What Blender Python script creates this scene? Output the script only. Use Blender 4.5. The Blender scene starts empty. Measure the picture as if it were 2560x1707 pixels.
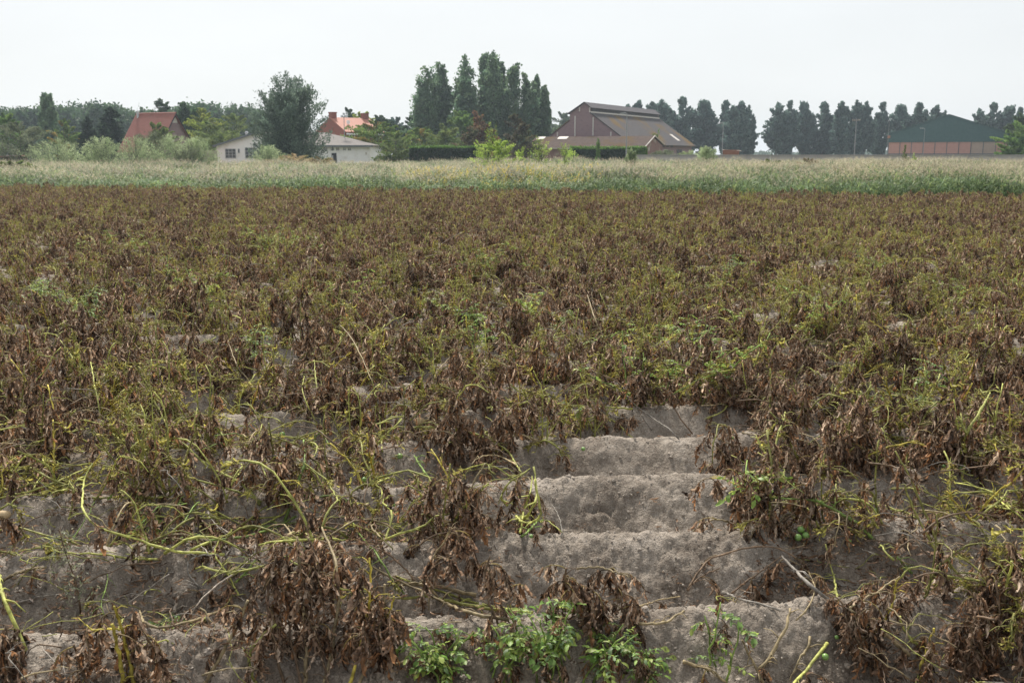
import bpy, math, random
import numpy as np
from mathutils import Vector, Matrix

# ------------------------------------------------------------------ camera, sky, sun, exposure
S = bpy.context.scene
DENOISE = True 
HAZE = 0.00029                                   # density of the air haze, per metre
COL = S.collection
FPX, YH, CAMH = 2489.0, 387.0, 1.65          # focal length and horizon row in photo pixels, eye height in metres
PITCH = math.atan((853.5 - YH) / FPX)
cam_d = bpy.data.cameras.new("camera")
cam = bpy.data.objects.new("camera", cam_d); COL.objects.link(cam)
cam_d.lens, cam_d.sensor_width, cam_d.clip_start, cam_d.clip_end = 35.0, 36.0, 0.05, 6000
cam.location = (0, 0, CAMH); cam.rotation_euler = (math.pi / 2 - PITCH, 0, 0)
cam_d.dof.use_dof = True; cam_d.dof.focus_distance = 5.2; cam_d.dof.aperture_fstop = 9.0
S.camera = cam

SUN_AZ, SUN_EL = math.radians(-14), math.radians(51)
w = bpy.data.worlds.new("World"); S.world = w; w.use_nodes = True
nt = w.node_tree; N = nt.nodes; LK = nt.links; N.clear()
def wn(t, **k):
    n = N.new(t)
    for a, b in k.items(): setattr(n, a, b)
    return n
sky = wn('ShaderNodeTexSky', sky_type='NISHITA', sun_disc=False)
sky.sun_elevation, sky.sun_rotation = SUN_EL, SUN_AZ
sky.air_density, sky.dust_density, sky.ozone_density = 1.0, 3.0, 1.0
tc = wn('ShaderNodeTexCoord')
sd = Vector((math.sin(SUN_AZ) * math.cos(SUN_EL), math.cos(SUN_AZ) * math.cos(SUN_EL), math.sin(SUN_EL)))
dot = wn('ShaderNodeVectorMath', operation='DOT_PRODUCT'); dot.inputs[1].default_value = sd
LK.new(tc.outputs['Generated'], dot.inputs[0])
glow = wn('ShaderNodeMapRange'); LK.new(dot.outputs['Value'], glow.inputs[0])      # thin high cloud is brighter round the sun
glow.inputs[1].default_value, glow.inputs[2].default_value = 0.35, 1.0
glow.inputs[3].default_value, glow.inputs[4].default_value = 6.5, 7.15
cn = wn('ShaderNodeTexNoise'); cn.inputs['Scale'].default_value = 2.2; cn.inputs['Detail'].default_value = 5
mp = wn('ShaderNodeMapping'); mp.inputs['Scale'].default_value = (1, 1, 4)
LK.new(tc.outputs['Generated'], mp.inputs[0]); LK.new(mp.outputs[0], cn.inputs['Vector'])
cr = wn('ShaderNodeMapRange'); LK.new(cn.outputs['Fac'], cr.inputs[0])
cr.inputs[1].default_value, cr.inputs[2].default_value, cr.inputs[3].default_value, cr.inputs[4].default_value = 0.3, 0.7, 0.94, 1.035
mul = wn('ShaderNodeMath', operation='MULTIPLY'); LK.new(glow.outputs[0], mul.inputs[0]); LK.new(cr.outputs[0], mul.inputs[1])
veil = wn('ShaderNodeVectorMath', operation='SCALE'); veil.inputs[0].default_value = (0.955, 0.985, 1.0)
LK.new(mul.outputs[0], veil.inputs['Scale'])
mixs = wn('ShaderNodeMix', data_type='RGBA'); mixs.inputs['Factor'].default_value = 0.9
LK.new(sky.outputs[0], mixs.inputs['A']); LK.new(veil.outputs[0], mixs.inputs['B'])
bg = wn('ShaderNodeBackground'); bg.inputs['Strength'].default_value = 0.1
LK.new(mixs.outputs['Result'], bg.inputs['Color'])
wo = wn('ShaderNodeOutputWorld'); LK.new(bg.outputs[0], wo.inputs['Surface'])

sun_d = bpy.data.lights.new("sun", 'SUN'); sun = bpy.data.objects.new("sun", sun_d); COL.objects.link(sun)
sun_d.energy, sun_d.angle, sun_d.color = 5.0, math.radians(8), (1.0, 0.94, 0.85)
sun.rotation_euler = sd.to_track_quat('Z', 'Y').to_euler(); sun.location = (0, 0, 60)

S.view_settings.view_transform = 'Standard'; S.view_settings.look = 'None'
S.view_settings.exposure = 0.5; S.view_settings.gamma = 1.0; S.view_settings.use_curve_mapping = False
S.render.engine = 'CYCLES'; S.render.filter_size = 1.15; S.cycles.use_denoising = DENOISE
S.cycles.max_bounces, S.cycles.diffuse_bounces, S.cycles.glossy_bounces = 6, 4, 2
S.cycles.transmission_bounces, S.cycles.volume_bounces, S.cycles.transparent_max_bounces = 4, 0, 8
S.cycles.caustics_reflective = S.cycles.caustics_refractive = False

# ------------------------------------------------------------------ helpers
R_ = np.array([1.0, 0, 0]); F_ = np.array([0, math.cos(PITCH), -math.sin(PITCH)]); U_ = np.array([0, math.sin(PITCH), math.cos(PITCH)])
def ray(px, py): return R_ * (px - 1280) / FPX + U_ * (853.5 - py) / FPX + F_
def at(px, py, Y):                            # point of the place at distance Y seen in photo pixel px, py
    d = ray(px, py); d = d * (Y / d[1]); return np.array([d[0], d[1], d[2] + CAMH])
def X_at(px, Y): return (px - 1280) / FPX / 1.019 * Y
def Z_at(py, Y): return CAMH + math.tan(math.atan((853.5 - py) / FPX) - PITCH) * Y
def project(p):
    q = np.asarray(p, float) - np.array([0, 0, CAMH]); zc = q @ F_
    return 1280 + FPX * (q @ R_) / zc, 853.5 - FPX * (q @ U_) / zc

def _h(ix, iy, seed):
    n = (ix.astype(np.int64) * 374761393 + iy.astype(np.int64) * 668265263 + seed * 974711) & 0xffffffff
    n = ((n ^ (n >> 13)) * 1274126177) & 0xffffffff
    return ((n ^ (n >> 16)) & 0xffff) / 65535.0
def vn(x, y, seed=0):
    x = np.asarray(x, float); y = np.asarray(y, float)
    ix, iy = np.floor(x), np.floor(y); fx, fy = x - ix, y - iy
    fx = fx * fx * (3 - 2 * fx); fy = fy * fy * (3 - 2 * fy)
    a, b = _h(ix, iy, seed), _h(ix + 1, iy, seed); c, d = _h(ix, iy + 1, seed), _h(ix + 1, iy + 1, seed)
    return (a + (b - a) * fx) * (1 - fy) + (c + (d - c) * fx) * fy
def fbm(x, y, seed=0, o=3):
    s, a, t = 0, 1.0, 0
    for i in range(o): s = s + a * (vn(x * 2 ** i, y * 2 ** i, seed + i) - .5); t += a; a *= .5
    return s / t

def norm(a): return a / np.maximum(np.linalg.norm(a, axis=-1, keepdims=True), 1e-9)

def mk_mesh(name, V, F, col=None, mats=(), mi=None, smooth=False):
    """V (n,3); F a list of (m,k) index arrays."""
    me = bpy.data.meshes.new(name)
    V = np.asarray(V, np.float32); F = [np.asarray(f, np.int32) for f in F if len(f)]
    me.vertices.add(len(V)); me.vertices.foreach_set('co', V.ravel())
    li = np.concatenate([f.ravel() for f in F]); tot = np.concatenate([np.full(len(f), f.shape[1], np.int32) for f in F])
    me.loops.add(len(li)); me.loops.foreach_set('vertex_index', li)
    me.polygons.add(len(tot)); st = np.concatenate([[0], np.cumsum(tot)[:-1]]).astype(np.int32)
    me.polygons.foreach_set('loop_start', st); me.polygons.foreach_set('loop_total', tot)
    if mi is not None: me.polygons.foreach_set('material_index', np.asarray(mi, np.int32))
    me.polygons.foreach_set('use_smooth', np.full(len(tot), smooth, bool))
    for m in mats: me.materials.append(m)
    if col is not None:
        a = me.color_attributes.new('Col', 'FLOAT_COLOR', 'POINT')
        a.data.foreach_set('color', np.concatenate([np.asarray(col, np.float32), np.ones((len(V), 1), np.float32)], 1).ravel())
    me.update(calc_edges=True)
    return me

class MB:
    """Collects quads and triangles with colours and material slots into one mesh."""
    def __init__(self): self.V, self.F, self.C, self.M, self.n = [], [], [], [], 0
    def add(self, V, F, C=(.5, .5, .5), m=0):
        V = np.asarray(V, float); C = np.asarray(C, float)
        if C.ndim == 1: C = np.tile(C, (len(V), 1))
        self.V.append(V); self.C.append(C)
        for f in (F if isinstance(F, list) else [F]):
            f = np.asarray(f) + self.n; self.F.append(f); self.M.append(np.full(len(f), m))
        self.n += len(V); return self
    def box(self, x0, x1, y0, y1, z0, z1, C=(.5, .5, .5), m=0):
        V = [(x, y, z) for z in (z0, z1) for y in (y0, y1) for x in (x0, x1)]
        return self.add(V, np.array([(0, 2, 3, 1), (4, 5, 7, 6), (0, 1, 5, 4), (2, 6, 7, 3), (0, 4, 6, 2), (1, 3, 7, 5)]), C, m)
    def extrude(self, poly, o, a, b, n, t, C=(.5, .5, .5), m=0):
        """polygon poly in the plane (o; a, b), thickened by t along n."""
        o, a, b, n = map(lambda q: np.asarray(q, float), (o, a, b, n)); k = len(poly)
        P = np.array([o + a * p[0] + b * p[1] for p in poly]); Vv = np.concatenate([P, P + n * t])
        F = [np.array([list(range(k))[::-1]]), np.array([list(range(k, 2 * k))]), np.array([(i, (i + 1) % k, k + (i + 1) % k, k + i) for i in range(k)])]
        return self.add(Vv, F, C, m)
    def tube(self, P, R, sides=6, C=(.5, .5, .5), m=0):
        V, F = tube(P, R, sides); return self.add(V, F, C, m)
    def mesh(self, name, mats, smooth=False):
        return mk_mesh(name, np.concatenate(self.V), self.F, np.concatenate(self.C), mats, np.concatenate(self.M), smooth)
    def obj(self, name, mats, parent=None, smooth=False, **p):
        return link(name, self.mesh(name, mats if isinstance(mats, (list, tuple)) else [mats], smooth), parent, **p)

def tube(P, R, sides=5):
    P = np.asarray(P, float); n = len(P); R = np.broadcast_to(np.asarray(R, float), (n,))
    T = norm(np.gradient(P, axis=0)); ref = np.array([0, 0, 1.0]) if abs(T[0, 2]) < .9 else np.array([1.0, 0, 0])
    A = np.zeros_like(P); v = ref
    for i in range(n):
        v = v - T[i] * (v @ T[i]); v = v / max(np.linalg.norm(v), 1e-9); A[i] = v
    B = np.cross(T, A); th = np.arange(sides) * 2 * math.pi / sides
    V = P[:, None] + R[:, None, None] * (np.cos(th)[None, :, None] * A[:, None] + np.sin(th)[None, :, None] * B[:, None])
    i = np.arange(n - 1)[:, None] * sides; j = np.arange(sides)[None]; j2 = (j + 1) % sides
    F = np.stack([i + j, i + j2, i + sides + j2, i + sides + j], -1).reshape(-1, 4)
    caps = [np.arange(sides)[::-1][None], (np.arange(sides) + (n - 1) * sides)[None]]
    return V.reshape(-1, 3), [F] + caps

def link(name, data, parent=None, loc=None, rot=None, label=None, cat=None, group=None, kind=None):
    o = bpy.data.objects.new(name, data); COL.objects.link(o)
    if parent: o.parent = parent
    if loc is not None: o.location = loc
    if rot is not None: o.rotation_euler = rot
    for k, v in (('label', label), ('category', cat), ('group', group), ('kind', kind)):
        if v: o[k] = v
    return o
def thing(name, label, cat, loc=(0, 0, 0), rz=0, group=None):
    return link(name, None, None, loc, (0, 0, rz), label, cat, group)

# ------------------------------------------------------------------ materials
def new_mat(name):
    m = bpy.data.materials.new(name); m.use_nodes = True; t = m.node_tree; t.nodes.clear()
    return m, t.nodes, t.links
def leaf_mat(name, transl=.3, rough=.6, spec=.3, var=.25, nscale=30, tcol=1.3, lo=.7, hi=1.3):
    m, n, l = new_mat(name)
    a = n.new('ShaderNodeAttribute'); a.attribute_name = 'Col'
    oi = n.new('ShaderNodeObjectInfo'); mr = n.new('ShaderNodeMapRange'); l.new(oi.outputs['Random'], mr.inputs[0])
    mr.inputs[3].default_value, mr.inputs[4].default_value = 1 - var, 1 + var
    g = n.new('ShaderNodeNewGeometry'); nz = n.new('ShaderNodeTexNoise'); nz.inputs['Scale'].default_value = nscale; nz.inputs['Detail'].default_value = 3
    l.new(g.outputs['Position'], nz.inputs['Vector'])
    m2 = n.new('ShaderNodeMapRange'); l.new(nz.outputs['Fac'], m2.inputs[0])
    m2.inputs[1].default_value, m2.inputs[2].default_value, m2.inputs[3].default_value, m2.inputs[4].default_value = .3, .7, lo, hi
    mm = n.new('ShaderNodeMath'); mm.operation = 'MULTIPLY'; l.new(mr.outputs[0], mm.inputs[0]); l.new(m2.outputs[0], mm.inputs[1])
    hs = n.new('ShaderNodeHueSaturation'); l.new(a.outputs['Color'], hs.inputs['Color']); l.new(mm.outputs[0], hs.inputs['Value'])
    p = n.new('ShaderNodeBsdfPrincipled'); l.new(hs.outputs[0], p.inputs['Base Color'])
    p.inputs['Roughness'].default_value = rough; p.inputs['Specular IOR Level'].default_value = spec
    o = n.new('ShaderNodeOutputMaterial')
    if transl > 0:
        tr = n.new('ShaderNodeBsdfTranslucent'); sc = n.new('ShaderNodeVectorMath'); sc.operation = 'SCALE'; sc.inputs['Scale'].default_value = tcol
        l.new(hs.outputs[0], sc.inputs[0]); l.new(sc.outputs[0], tr.inputs['Color'])
        mx = n.new('ShaderNodeMixShader'); mx.inputs[0].default_value = transl
        l.new(p.outputs[0], mx.inputs[1]); l.new(tr.outputs[0], mx.inputs[2]); l.new(mx.outputs[0], o.inputs[0])
    else: l.new(p.outputs[0], o.inputs[0])
    return m
def surf_mat(name, c1, c2, scale=8, rough=.8, spec=.3, detail=6, bump=0.0, bscale=60, c3=None, stretch=(1, 1, 1), metal=0, p3=(.55, .72), s3=1.3):
    """noise-mottled surface with optional fine relief and an optional third colour in patches."""
    m, n, l = new_mat(name)
    t = n.new('ShaderNodeTexCoord'); mp = n.new('ShaderNodeMapping'); mp.inputs['Scale'].default_value = stretch; l.new(t.outputs['Object'], mp.inputs[0])
    nz = n.new('ShaderNodeTexNoise'); nz.inputs['Scale'].default_value = scale; nz.inputs['Detail'].default_value = detail; nz.inputs['Roughness'].default_value = .65
    l.new(mp.outputs[0], nz.inputs['Vector'])
    r = n.new('ShaderNodeValToRGB'); l.new(nz.outputs['Fac'], r.inputs[0])
    r.color_ramp.elements[0].position, r.color_ramp.elements[1].position = .32, .68
    r.color_ramp.elements[0].color, r.color_ramp.elements[1].color = (*c1, 1), (*c2, 1)
    out = r.outputs[0]
    if c3:
        n3 = n.new('ShaderNodeTexNoise'); n3.inputs['Scale'].default_value = s3; n3.inputs['Detail'].default_value = 7; l.new(mp.outputs[0], n3.inputs['Vector'])
        r3 = n.new('ShaderNodeMapRange'); l.new(n3.outputs['Fac'], r3.inputs[0]); r3.inputs[1].default_value, r3.inputs[2].default_value = p3
        mx = n.new('ShaderNodeMix'); mx.data_type = 'RGBA'; l.new(r3.outputs[0], mx.inputs['Factor']); l.new(out, mx.inputs['A']); mx.inputs['B'].default_value = (*c3, 1)
        out = mx.outputs['Result']
    p = n.new('ShaderNodeBsdfPrincipled'); l.new(out, p.inputs['Base Color'])
    p.inputs['Roughness'].default_value = rough; p.inputs['Specular IOR Level'].default_value = spec; p.inputs['Metallic'].default_value = metal
    if bump:
        b = n.new('ShaderNodeBump'); b.inputs['Strength'].default_value = bump; b.inputs['Distance'].default_value = .01
        bn = n.new('ShaderNodeTexNoise'); bn.inputs['Scale'].default_value = bscale; bn.inputs['Detail'].default_value = 8; bn.inputs['Roughness'].default_value = .7
        l.new(mp.outputs[0], bn.inputs['Vector']); l.new(bn.outputs['Fac'], b.inputs['Height']); l.new(b.outputs[0], p.inputs['Normal'])
    o = n.new('ShaderNodeOutputMaterial'); l.new(p.outputs[0], o.inputs[0])
    return m
M_WITH = leaf_mat('withered_leaf', .38, .5, .22, .22, 90, 1.35, .62, 1.38)
M_GREEN = leaf_mat('green_leaf', .35, .5, .35, .15, 25, 1.7)
M_STEM = leaf_mat('potato_stem', .22, .6, .25, .18, 55, 1.3, .5, 1.25)
M_TREE = leaf_mat('tree_leaf', .38, .65, .2, .06, .8, 1.3)
M_REED = leaf_mat('reed', .4, .55, .3, .28, .5, 1.3)
M_BARK = surf_mat('bark', (.05, .045, .04), (.12, .105, .09), 3, .9)
def soil_mat():
    m, n, l = new_mat('soil'); t = n.new('ShaderNodeTexCoord'); O = t.outputs['Object']
    def tex(tp, sc, **k):
        q = n.new(tp); q.inputs['Scale'].default_value = sc
        for a, b in k.items(): q.inputs[a].default_value = b
        l.new(O, q.inputs['Vector']); return q
    def mad(a, mulv, b):
        q = n.new('ShaderNodeMath'); q.operation = 'MULTIPLY_ADD'; l.new(a, q.inputs[0]); q.inputs[1].default_value = mulv
        if hasattr(b, 'links'): l.new(b, q.inputs[2])
        else: q.inputs[2].default_value = b
        return q.outputs[0]
    big = tex('ShaderNodeTexNoise', 3.2, Detail=6, Roughness=.6); mid = tex('ShaderNodeTexNoise', 24, Detail=8, Roughness=.72); fin = tex('ShaderNodeTexNoise', 130, Detail=6, Roughness=.7)
    vo = tex('ShaderNodeTexVoronoi', 46); v2 = tex('ShaderNodeTexVoronoi', 105)
    h = mad(mid.outputs['Fac'], 1.0, mad(vo.outputs['Distance'], -.32, mad(v2.outputs['Distance'], -.2, mad(fin.outputs['Fac'], .42, 0.0))))
    b = n.new('ShaderNodeBump'); b.inputs['Strength'].default_value = 1.0; b.inputs['Distance'].default_value = .021; l.new(h, b.inputs['Height'])
    c = mad(big.outputs['Fac'], .75, mad(mid.outputs['Fac'], .55, mad(fin.outputs['Fac'], .6, -.47)))
    r = n.new('ShaderNodeValToRGB'); l.new(c, r.inputs[0]); e = r.color_ramp.elements
    e[0].position, e[1].position = .28, .72; e[0].color, e[1].color = (.125, .100, .080, 1), (.50, .44, .38, 1); q = e.new(.5); q.color = (.285, .245, .205, 1)
    p = n.new('ShaderNodeBsdfPrincipled'); l.new(r.outputs[0], p.inputs['Base Color']); l.new(b.outputs[0], p.inputs['Normal']); p.inputs['Roughness'].default_value = .95; p.inputs['Specular IOR Level'].default_value = .1
    o = n.new('ShaderNodeOutputMaterial'); l.new(p.outputs[0], o.inputs[0]); return m
M_SOIL = soil_mat()
M_GRND = surf_mat('meadow', (.09, .1, .05), (.19, .17, .09), .35, .95)
M_CLOD = surf_mat('clod', (.24, .21, .18), (.42, .37, .32), 2, .95, .1)
M_BERRY = surf_mat('berry', (.13, .25, .06), (.22, .36, .1), 60, .35, .5)
M_TUBER = surf_mat('tuber', (.42, .31, .18), (.52, .4, .24), 40, .7)
# ------------------------------------------------------------------ ground: one sheet to the horizon, the ridged potato field on it
RID = math.radians(5.3); CR, SR = math.cos(RID), math.sin(RID)
V0, PIT = 2.61, 0.75                          # first ridge crest, ridge spacing
def uv(x, y): return x * CR + y * SR, y * CR - x * SR
def xy(u, v): return u * CR - v * SR, u * SR + v * CR
def y_end(x): return 41.2 - .262 * np.asarray(x)
def H(x, y):
    x = np.asarray(x, float); y = np.asarray(y, float)
    u, v = uv(x, y)
    v = v + .07 * (vn(u * .9, v * 1.3, 3) - .5) + .03 * (vn(u * 3, v * 3, 4) - .5)
    ph = (v - V0) / PIT * 2 * math.pi
    s = .5 - .5 * np.cos(ph)
    z = -.235 * s ** .85 + .045 * fbm(x * 2.2, y * 2.2, 11) + .035 * fbm(x * 7, y * 7, 21) + .036 * fbm(x * 22, y * 22, 31, 4)
    e = np.clip((y - y_end(x) - .6) / 3, 0, 1)
    return z - .9 * e
rows = [1.55]
while rows[-1] < 54: rows.append(rows[-1] + (.008 if rows[-1] < 2.7 else rows[-1] * .0030 if rows[-1] < 6.5 else rows[-1] * .0065 if rows[-1] < 14 else .14))
yy = np.array(rows); ux = np.concatenate([np.linspace(-1.7, -.57, 75)[:-1], np.linspace(-.57, .57, 580), np.linspace(.57, 1.7, 75)[1:]])
GY, GU = np.meshgrid(yy, ux, indexing='ij'); GX = GU * GY
GZ = H(GX, GY)
near = np.clip((8 - GY) / 4, 0, 1)            # lumps and hairline cracks where they can be seen
lump = np.abs(fbm(GX * 15, GY * 15, 41, 2)); GZ = GZ + near * ((.015 * (vn(GX * 45, GY * 45, 51) - .5) + .008 * (vn(GX * 85, GY * 85, 52) - .5)) - .03 * np.clip(.05 - lump, 0, 1) / .05 * np.clip(fbm(GX * 3, GY * 3, 61) + .12, 0, .25) * 3)
ny, nx = GX.shape; idg = np.arange(ny * nx).reshape(ny, nx)
link('field_soil', mk_mesh('field_soil', np.stack([GX, GY, GZ], -1).reshape(-1, 3),
     [np.stack([idg[:-1, :-1], idg[:-1, 1:], idg[1:, 1:], idg[1:, :-1]], -1).reshape(-1, 4)], None, [M_SOIL], None, True),
     label='grey brown ridged soil of the potato field', kind='structure')
gx = np.concatenate([-np.geomspace(2500, 60, 14), np.linspace(-50, 50, 21), np.geomspace(60, 2500, 14)])
gy = np.concatenate([[-60, -20, 0], np.linspace(8, 120, 29), np.geomspace(135, 4000, 16)])
QX, QY = np.meshgrid(gx, gy); idq = np.arange(QX.size).reshape(QX.shape)
QZ = np.where(QY < 44, -1.3, -.45 + .1 * (vn(QX * .05, QY * .05, 5) - .5))
link('ground', mk_mesh('ground', np.stack([QX, QY, QZ], -1).reshape(-1, 3),
     [np.stack([idq[:-1, :-1], idq[:-1, 1:], idq[1:, 1:], idq[1:, :-1]], -1).reshape(-1, 4)], None, [M_GRND], None, True),
     label='flat grassy ground reaching the horizon', kind='structure')
GZ0 = -.45

# ------------------------------------------------------------------ foliage builder: trunk, limbs and leaf-sized faces along the branches
PAL = dict(
    poplar=[(.095, .16, .10), (.13, .20, .12), (.165, .235, .135)], row=[(.06, .105, .095), (.08, .13, .112), (.10, .15, .125)],
    willow=[(.085, .125, .095), (.115, .16, .12), (.15, .20, .145)], feathery=[(.22, .28, .15), (.28, .34, .19), (.35, .40, .24)],
    conifer=[(.028, .050, .034), (.038, .063, .04), (.05, .078, .045)], wood=[(.034, .070, .032), (.048, .09, .038), (.066, .115, .046)],
    green=[(.08, .15, .045), (.11, .19, .05), (.16, .24, .065)], olive=[(.095, .14, .045), (.13, .175, .055), (.17, .21, .07)],
    lime=[(.22, .31, .06), (.31, .41, .09), (.38, .47, .13)], yellowgreen=[(.17, .22, .045), (.23, .27, .055), (.30, .32, .07)],
    rust=[(.17, .085, .05), (.13, .10, .045), (.20, .11, .06)], orange=[(.10, .17, .04), (.13, .20, .05), (.24, .17, .04), (.10, .16, .045)],
    brown=[(.30, .23, .13), (.38, .30, .19), (.22, .22, .10)], greygreen=[(.11, .135, .085), (.145, .17, .105), (.18, .20, .13)],
    browngreen=[(.09, .085, .045), (.12, .10, .06), (.08, .095, .045)], far=[(.06, .1, .05), (.08, .12, .06), (.1, .14, .07)])
def prof(kind, t):
    t = np.clip(t, 0, 1)
    if kind == 'poplar': return np.minimum(1, (t / .25)) ** .35 * (1 - t) ** .32 * 1.1
    if kind == 'conifer': return (1 - t) ** .6 * np.minimum(1, t / .04) ** .5
    if kind == 'row': return np.clip((t - .12) / .3, 0, 1) ** .6 * np.clip((1 - t) / .45, 0, 1) ** .5
    if kind == 'spread': return np.clip((t - .0) / .3, 0, 1) ** .4 * np.clip((1 - t) / .36, 0, 1) ** .5
    if kind == 'bush': return np.sqrt(np.clip(1 - ((t - .42) / .58) ** 2, 0, 1))
    if kind == 'feather': return np.clip(t / .55, 0, 1) ** .55 * np.clip((1.0 - t) / .3, 0, 1) ** .45
    return np.ones_like(t)
def tree_meshes(seed, kind, pal, h, hw, nb, nl, leaf, up, trunk_r, bare=0.0, lw=.5, lead=1, gauss=.13):
    """crown (leaf faces) and trunk (tapered tubes) of a tree h tall and 2*hw wide, base at the origin."""
    rg = np.random.default_rng(seed); tm = MB()
    lo = {'row': .17, 'spread': .1, 'poplar': .06}.get(kind, .03) + bare
    # leaders: a poplar or willow is a bundle of upright tops of different height
    wide = lead >= 5; leads = [(0, 0, 1.0)] + [(rg.uniform(-.62, .62) * hw, rg.uniform(-.5, .5) * hw, rg.uniform(.72, .95)) for _ in range(lead - 1)]
    if wide: leads = [(.3 * hw, 0, 1.0), (-.25 * hw, .1 * hw, .97), (-.62 * hw, 0, .84), (.68 * hw, .1 * hw, .80), (0, -.5 * hw, .86), (.1 * hw, .5 * hw, .9), (-.4 * hw, -.4 * hw, .8)][:lead]
    P0, P1 = [], []
    for b in range(nb):
        lx, ly, lf = leads[b % len(leads)]; sc = 1.0 if len(leads) == 1 else .58
        t1 = rg.uniform(lo, 1.0) ** .9; a = rg.uniform(0, 2 * math.pi); rr = prof(kind, np.array(t1)) * hw * sc * (rg.uniform(.25, 1) ** .45) * rg.uniform(.82, 1.12)
        t0 = max(.02, t1 - up * rg.uniform(.6, 1.2) - rr / h * .25)
        z1 = h * lf * min(1.0, t1 + rg.normal(0, .015)); z0 = h * lf * t0
        taper = 1 - t0
        P0.append((lx * t0, ly * t0, z0)); P1.append((lx + math.cos(a) * rr, ly + math.sin(a) * rr, z1))
    P0, P1 = np.array(P0), np.array(P1); D = P1 - P0; BL = np.linalg.norm(D, axis=1)
    n = nb * nl; bi = np.repeat(np.arange(nb), nl); s = rg.beta(2.2, 1.1, n)
    C = P0[bi] + D[bi] * s[:, None]; sag = rg.normal(0, 1, (n, 3)) * (gauss * (.35 + .65 * (1 - s)) * np.minimum(BL[bi] * .9, hw * 1.2))[:, None] * np.array([1, 1, .8])
    C = C + sag; q_ = np.percentile(np.abs(C[:, :2]), 96.5); C[:, :2] *= 1.15 * hw / q_; P0[:, :2] *= hw / q_; P1[:, :2] *= hw / q_; D = P1 - P0
    C[:, 2] *= h / C[:, 2].max(); C[:, 2] = np.maximum(C[:, 2], .05)
    d = norm(D[bi] / np.maximum(BL[bi], .01)[:, None] + rg.normal(0, .55, (n, 3))); nn = norm(rg.normal(0, 1, (n, 3)) + np.array([0, 0, .4]))
    sd_ = norm(np.cross(d, nn)); L = leaf * rg.uniform(.6, 1.4, n)[:, None]; Wd = L * lw * rg.uniform(.7, 1.2, n)[:, None]
    fold = np.cross(sd_, d) * Wd * .35
    V = np.stack([C - d * L * .5, C + sd_ * Wd * .5 + fold, C + d * L * .5, C - sd_ * Wd * .5 + fold], 1).reshape(-1, 3)
    pc = np.array(PAL[pal]); bc = rg.integers(0, len(pc), nb); mixv = rg.uniform(0, .5, n)[:, None]
    c = pc[bc[bi]] * (1 - mixv) + pc[rg.integers(0, len(pc), n)] * mixv; c = c * rg.uniform(.78, 1.22, n)[:, None] * rg.uniform(.7, 1.35, nb)[bi][:, None]
    crown = mk_mesh('crown', V, [np.arange(n * 4).reshape(n, 4)], np.repeat(c, 4, 0), [M_TREE], None, False)
    for lx, ly, lf in leads:
        k = np.linspace(0, .9, 7)[:, None]; wob = np.cumsum(rg.normal(0, .012 * h, (7, 2)), 0); wob[0] = 0
        P = np.concatenate([np.array([[lx, ly]]) * k ** .8 + wob * .5, k * h * lf], 1); tm.tube(P, trunk_r * (1 - .92 * k[:, 0]) * (1 if lf == 1 else .7), 7)
    for b in rg.permutation(nb)[:min(nb, 26)]:
        k = np.linspace(0, .85, 5)[:, None]; P = P0[b] + D[b] * k; P[:, 2] += np.sin(k[:, 0] * math.pi) * .06 * BL[b]
        tm.tube(P, trunk_r * .32 * (1 - .85 * k[:, 0]), 4)
    return crown, tm.mesh('trunk', [M_BARK], True)
KIND = {   # kind: profile, branches, leaves per branch, leaf size per metre of distance factor, upness, width ratio, leaders, gauss
    'poplar': ('poplar', 150, 80, .36, .2, .75, 3, .13), 'row': ('row', 120, 60, .44, .15, .7, 3, .14), 'round': ('spread', 62, 120, .27, .10, .75, 1, .13),
    'bush': ('bush', 66, 100, .24, .12, .7, 1, .13), 'willow': ('spread', 260, 130, .46, .42, .36, 5, .12), 'feather': ('feather', 130, 70, .26, .5, .34, 1, .10),
    'conifer': ('conifer', 230, 60, .42, -.02, .6, 1, .16), 'sapling': ('poplar', 42, 42, .16, .3, .75, 2, .09)}
TREES = {}
def plant_tree(name, kind, pal, px, top, hw, Y, label, cat='tree', group=None, base=None, seed=None, share=None, lead=None, leafk=1.0, dens=1.0, rz=None):
    X = X_at(px, Y); zb = GZ0 if base is None else Z_at(base, Y); h = Z_at(top, Y) - zb; r = hw / FPX * Y
    pr, nb, nl, lf, up, lw, ld, ga = KIND[kind]; ld = lead or ld
    sd_ = seed if seed is not None else int(px * 7 + top)
    if share and share in TREES: cm, tm, h0, r0 = TREES[share]
    else:
        lf = lf * leafk * max(.55, Y / 150)
        cm, tm = tree_meshes(sd_, pr, pal, h, r, int(nb * dens), nl, lf, up, max(.05, h * .018), lw=lw, lead=ld, gauss=ga); h0, r0 = h, r
        if share: TREES[share] = (cm, tm, h, r)
    rgx = random.Random(sd_)
    t = thing(name, label, cat, (X, Y, zb), rgx.uniform(0, 6.28) if rz is None else rz, group)
    t.scale = (r / r0, r / r0, h / h0)
    link('trunk', tm, t); link('crown', cm, t)
    return t

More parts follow.
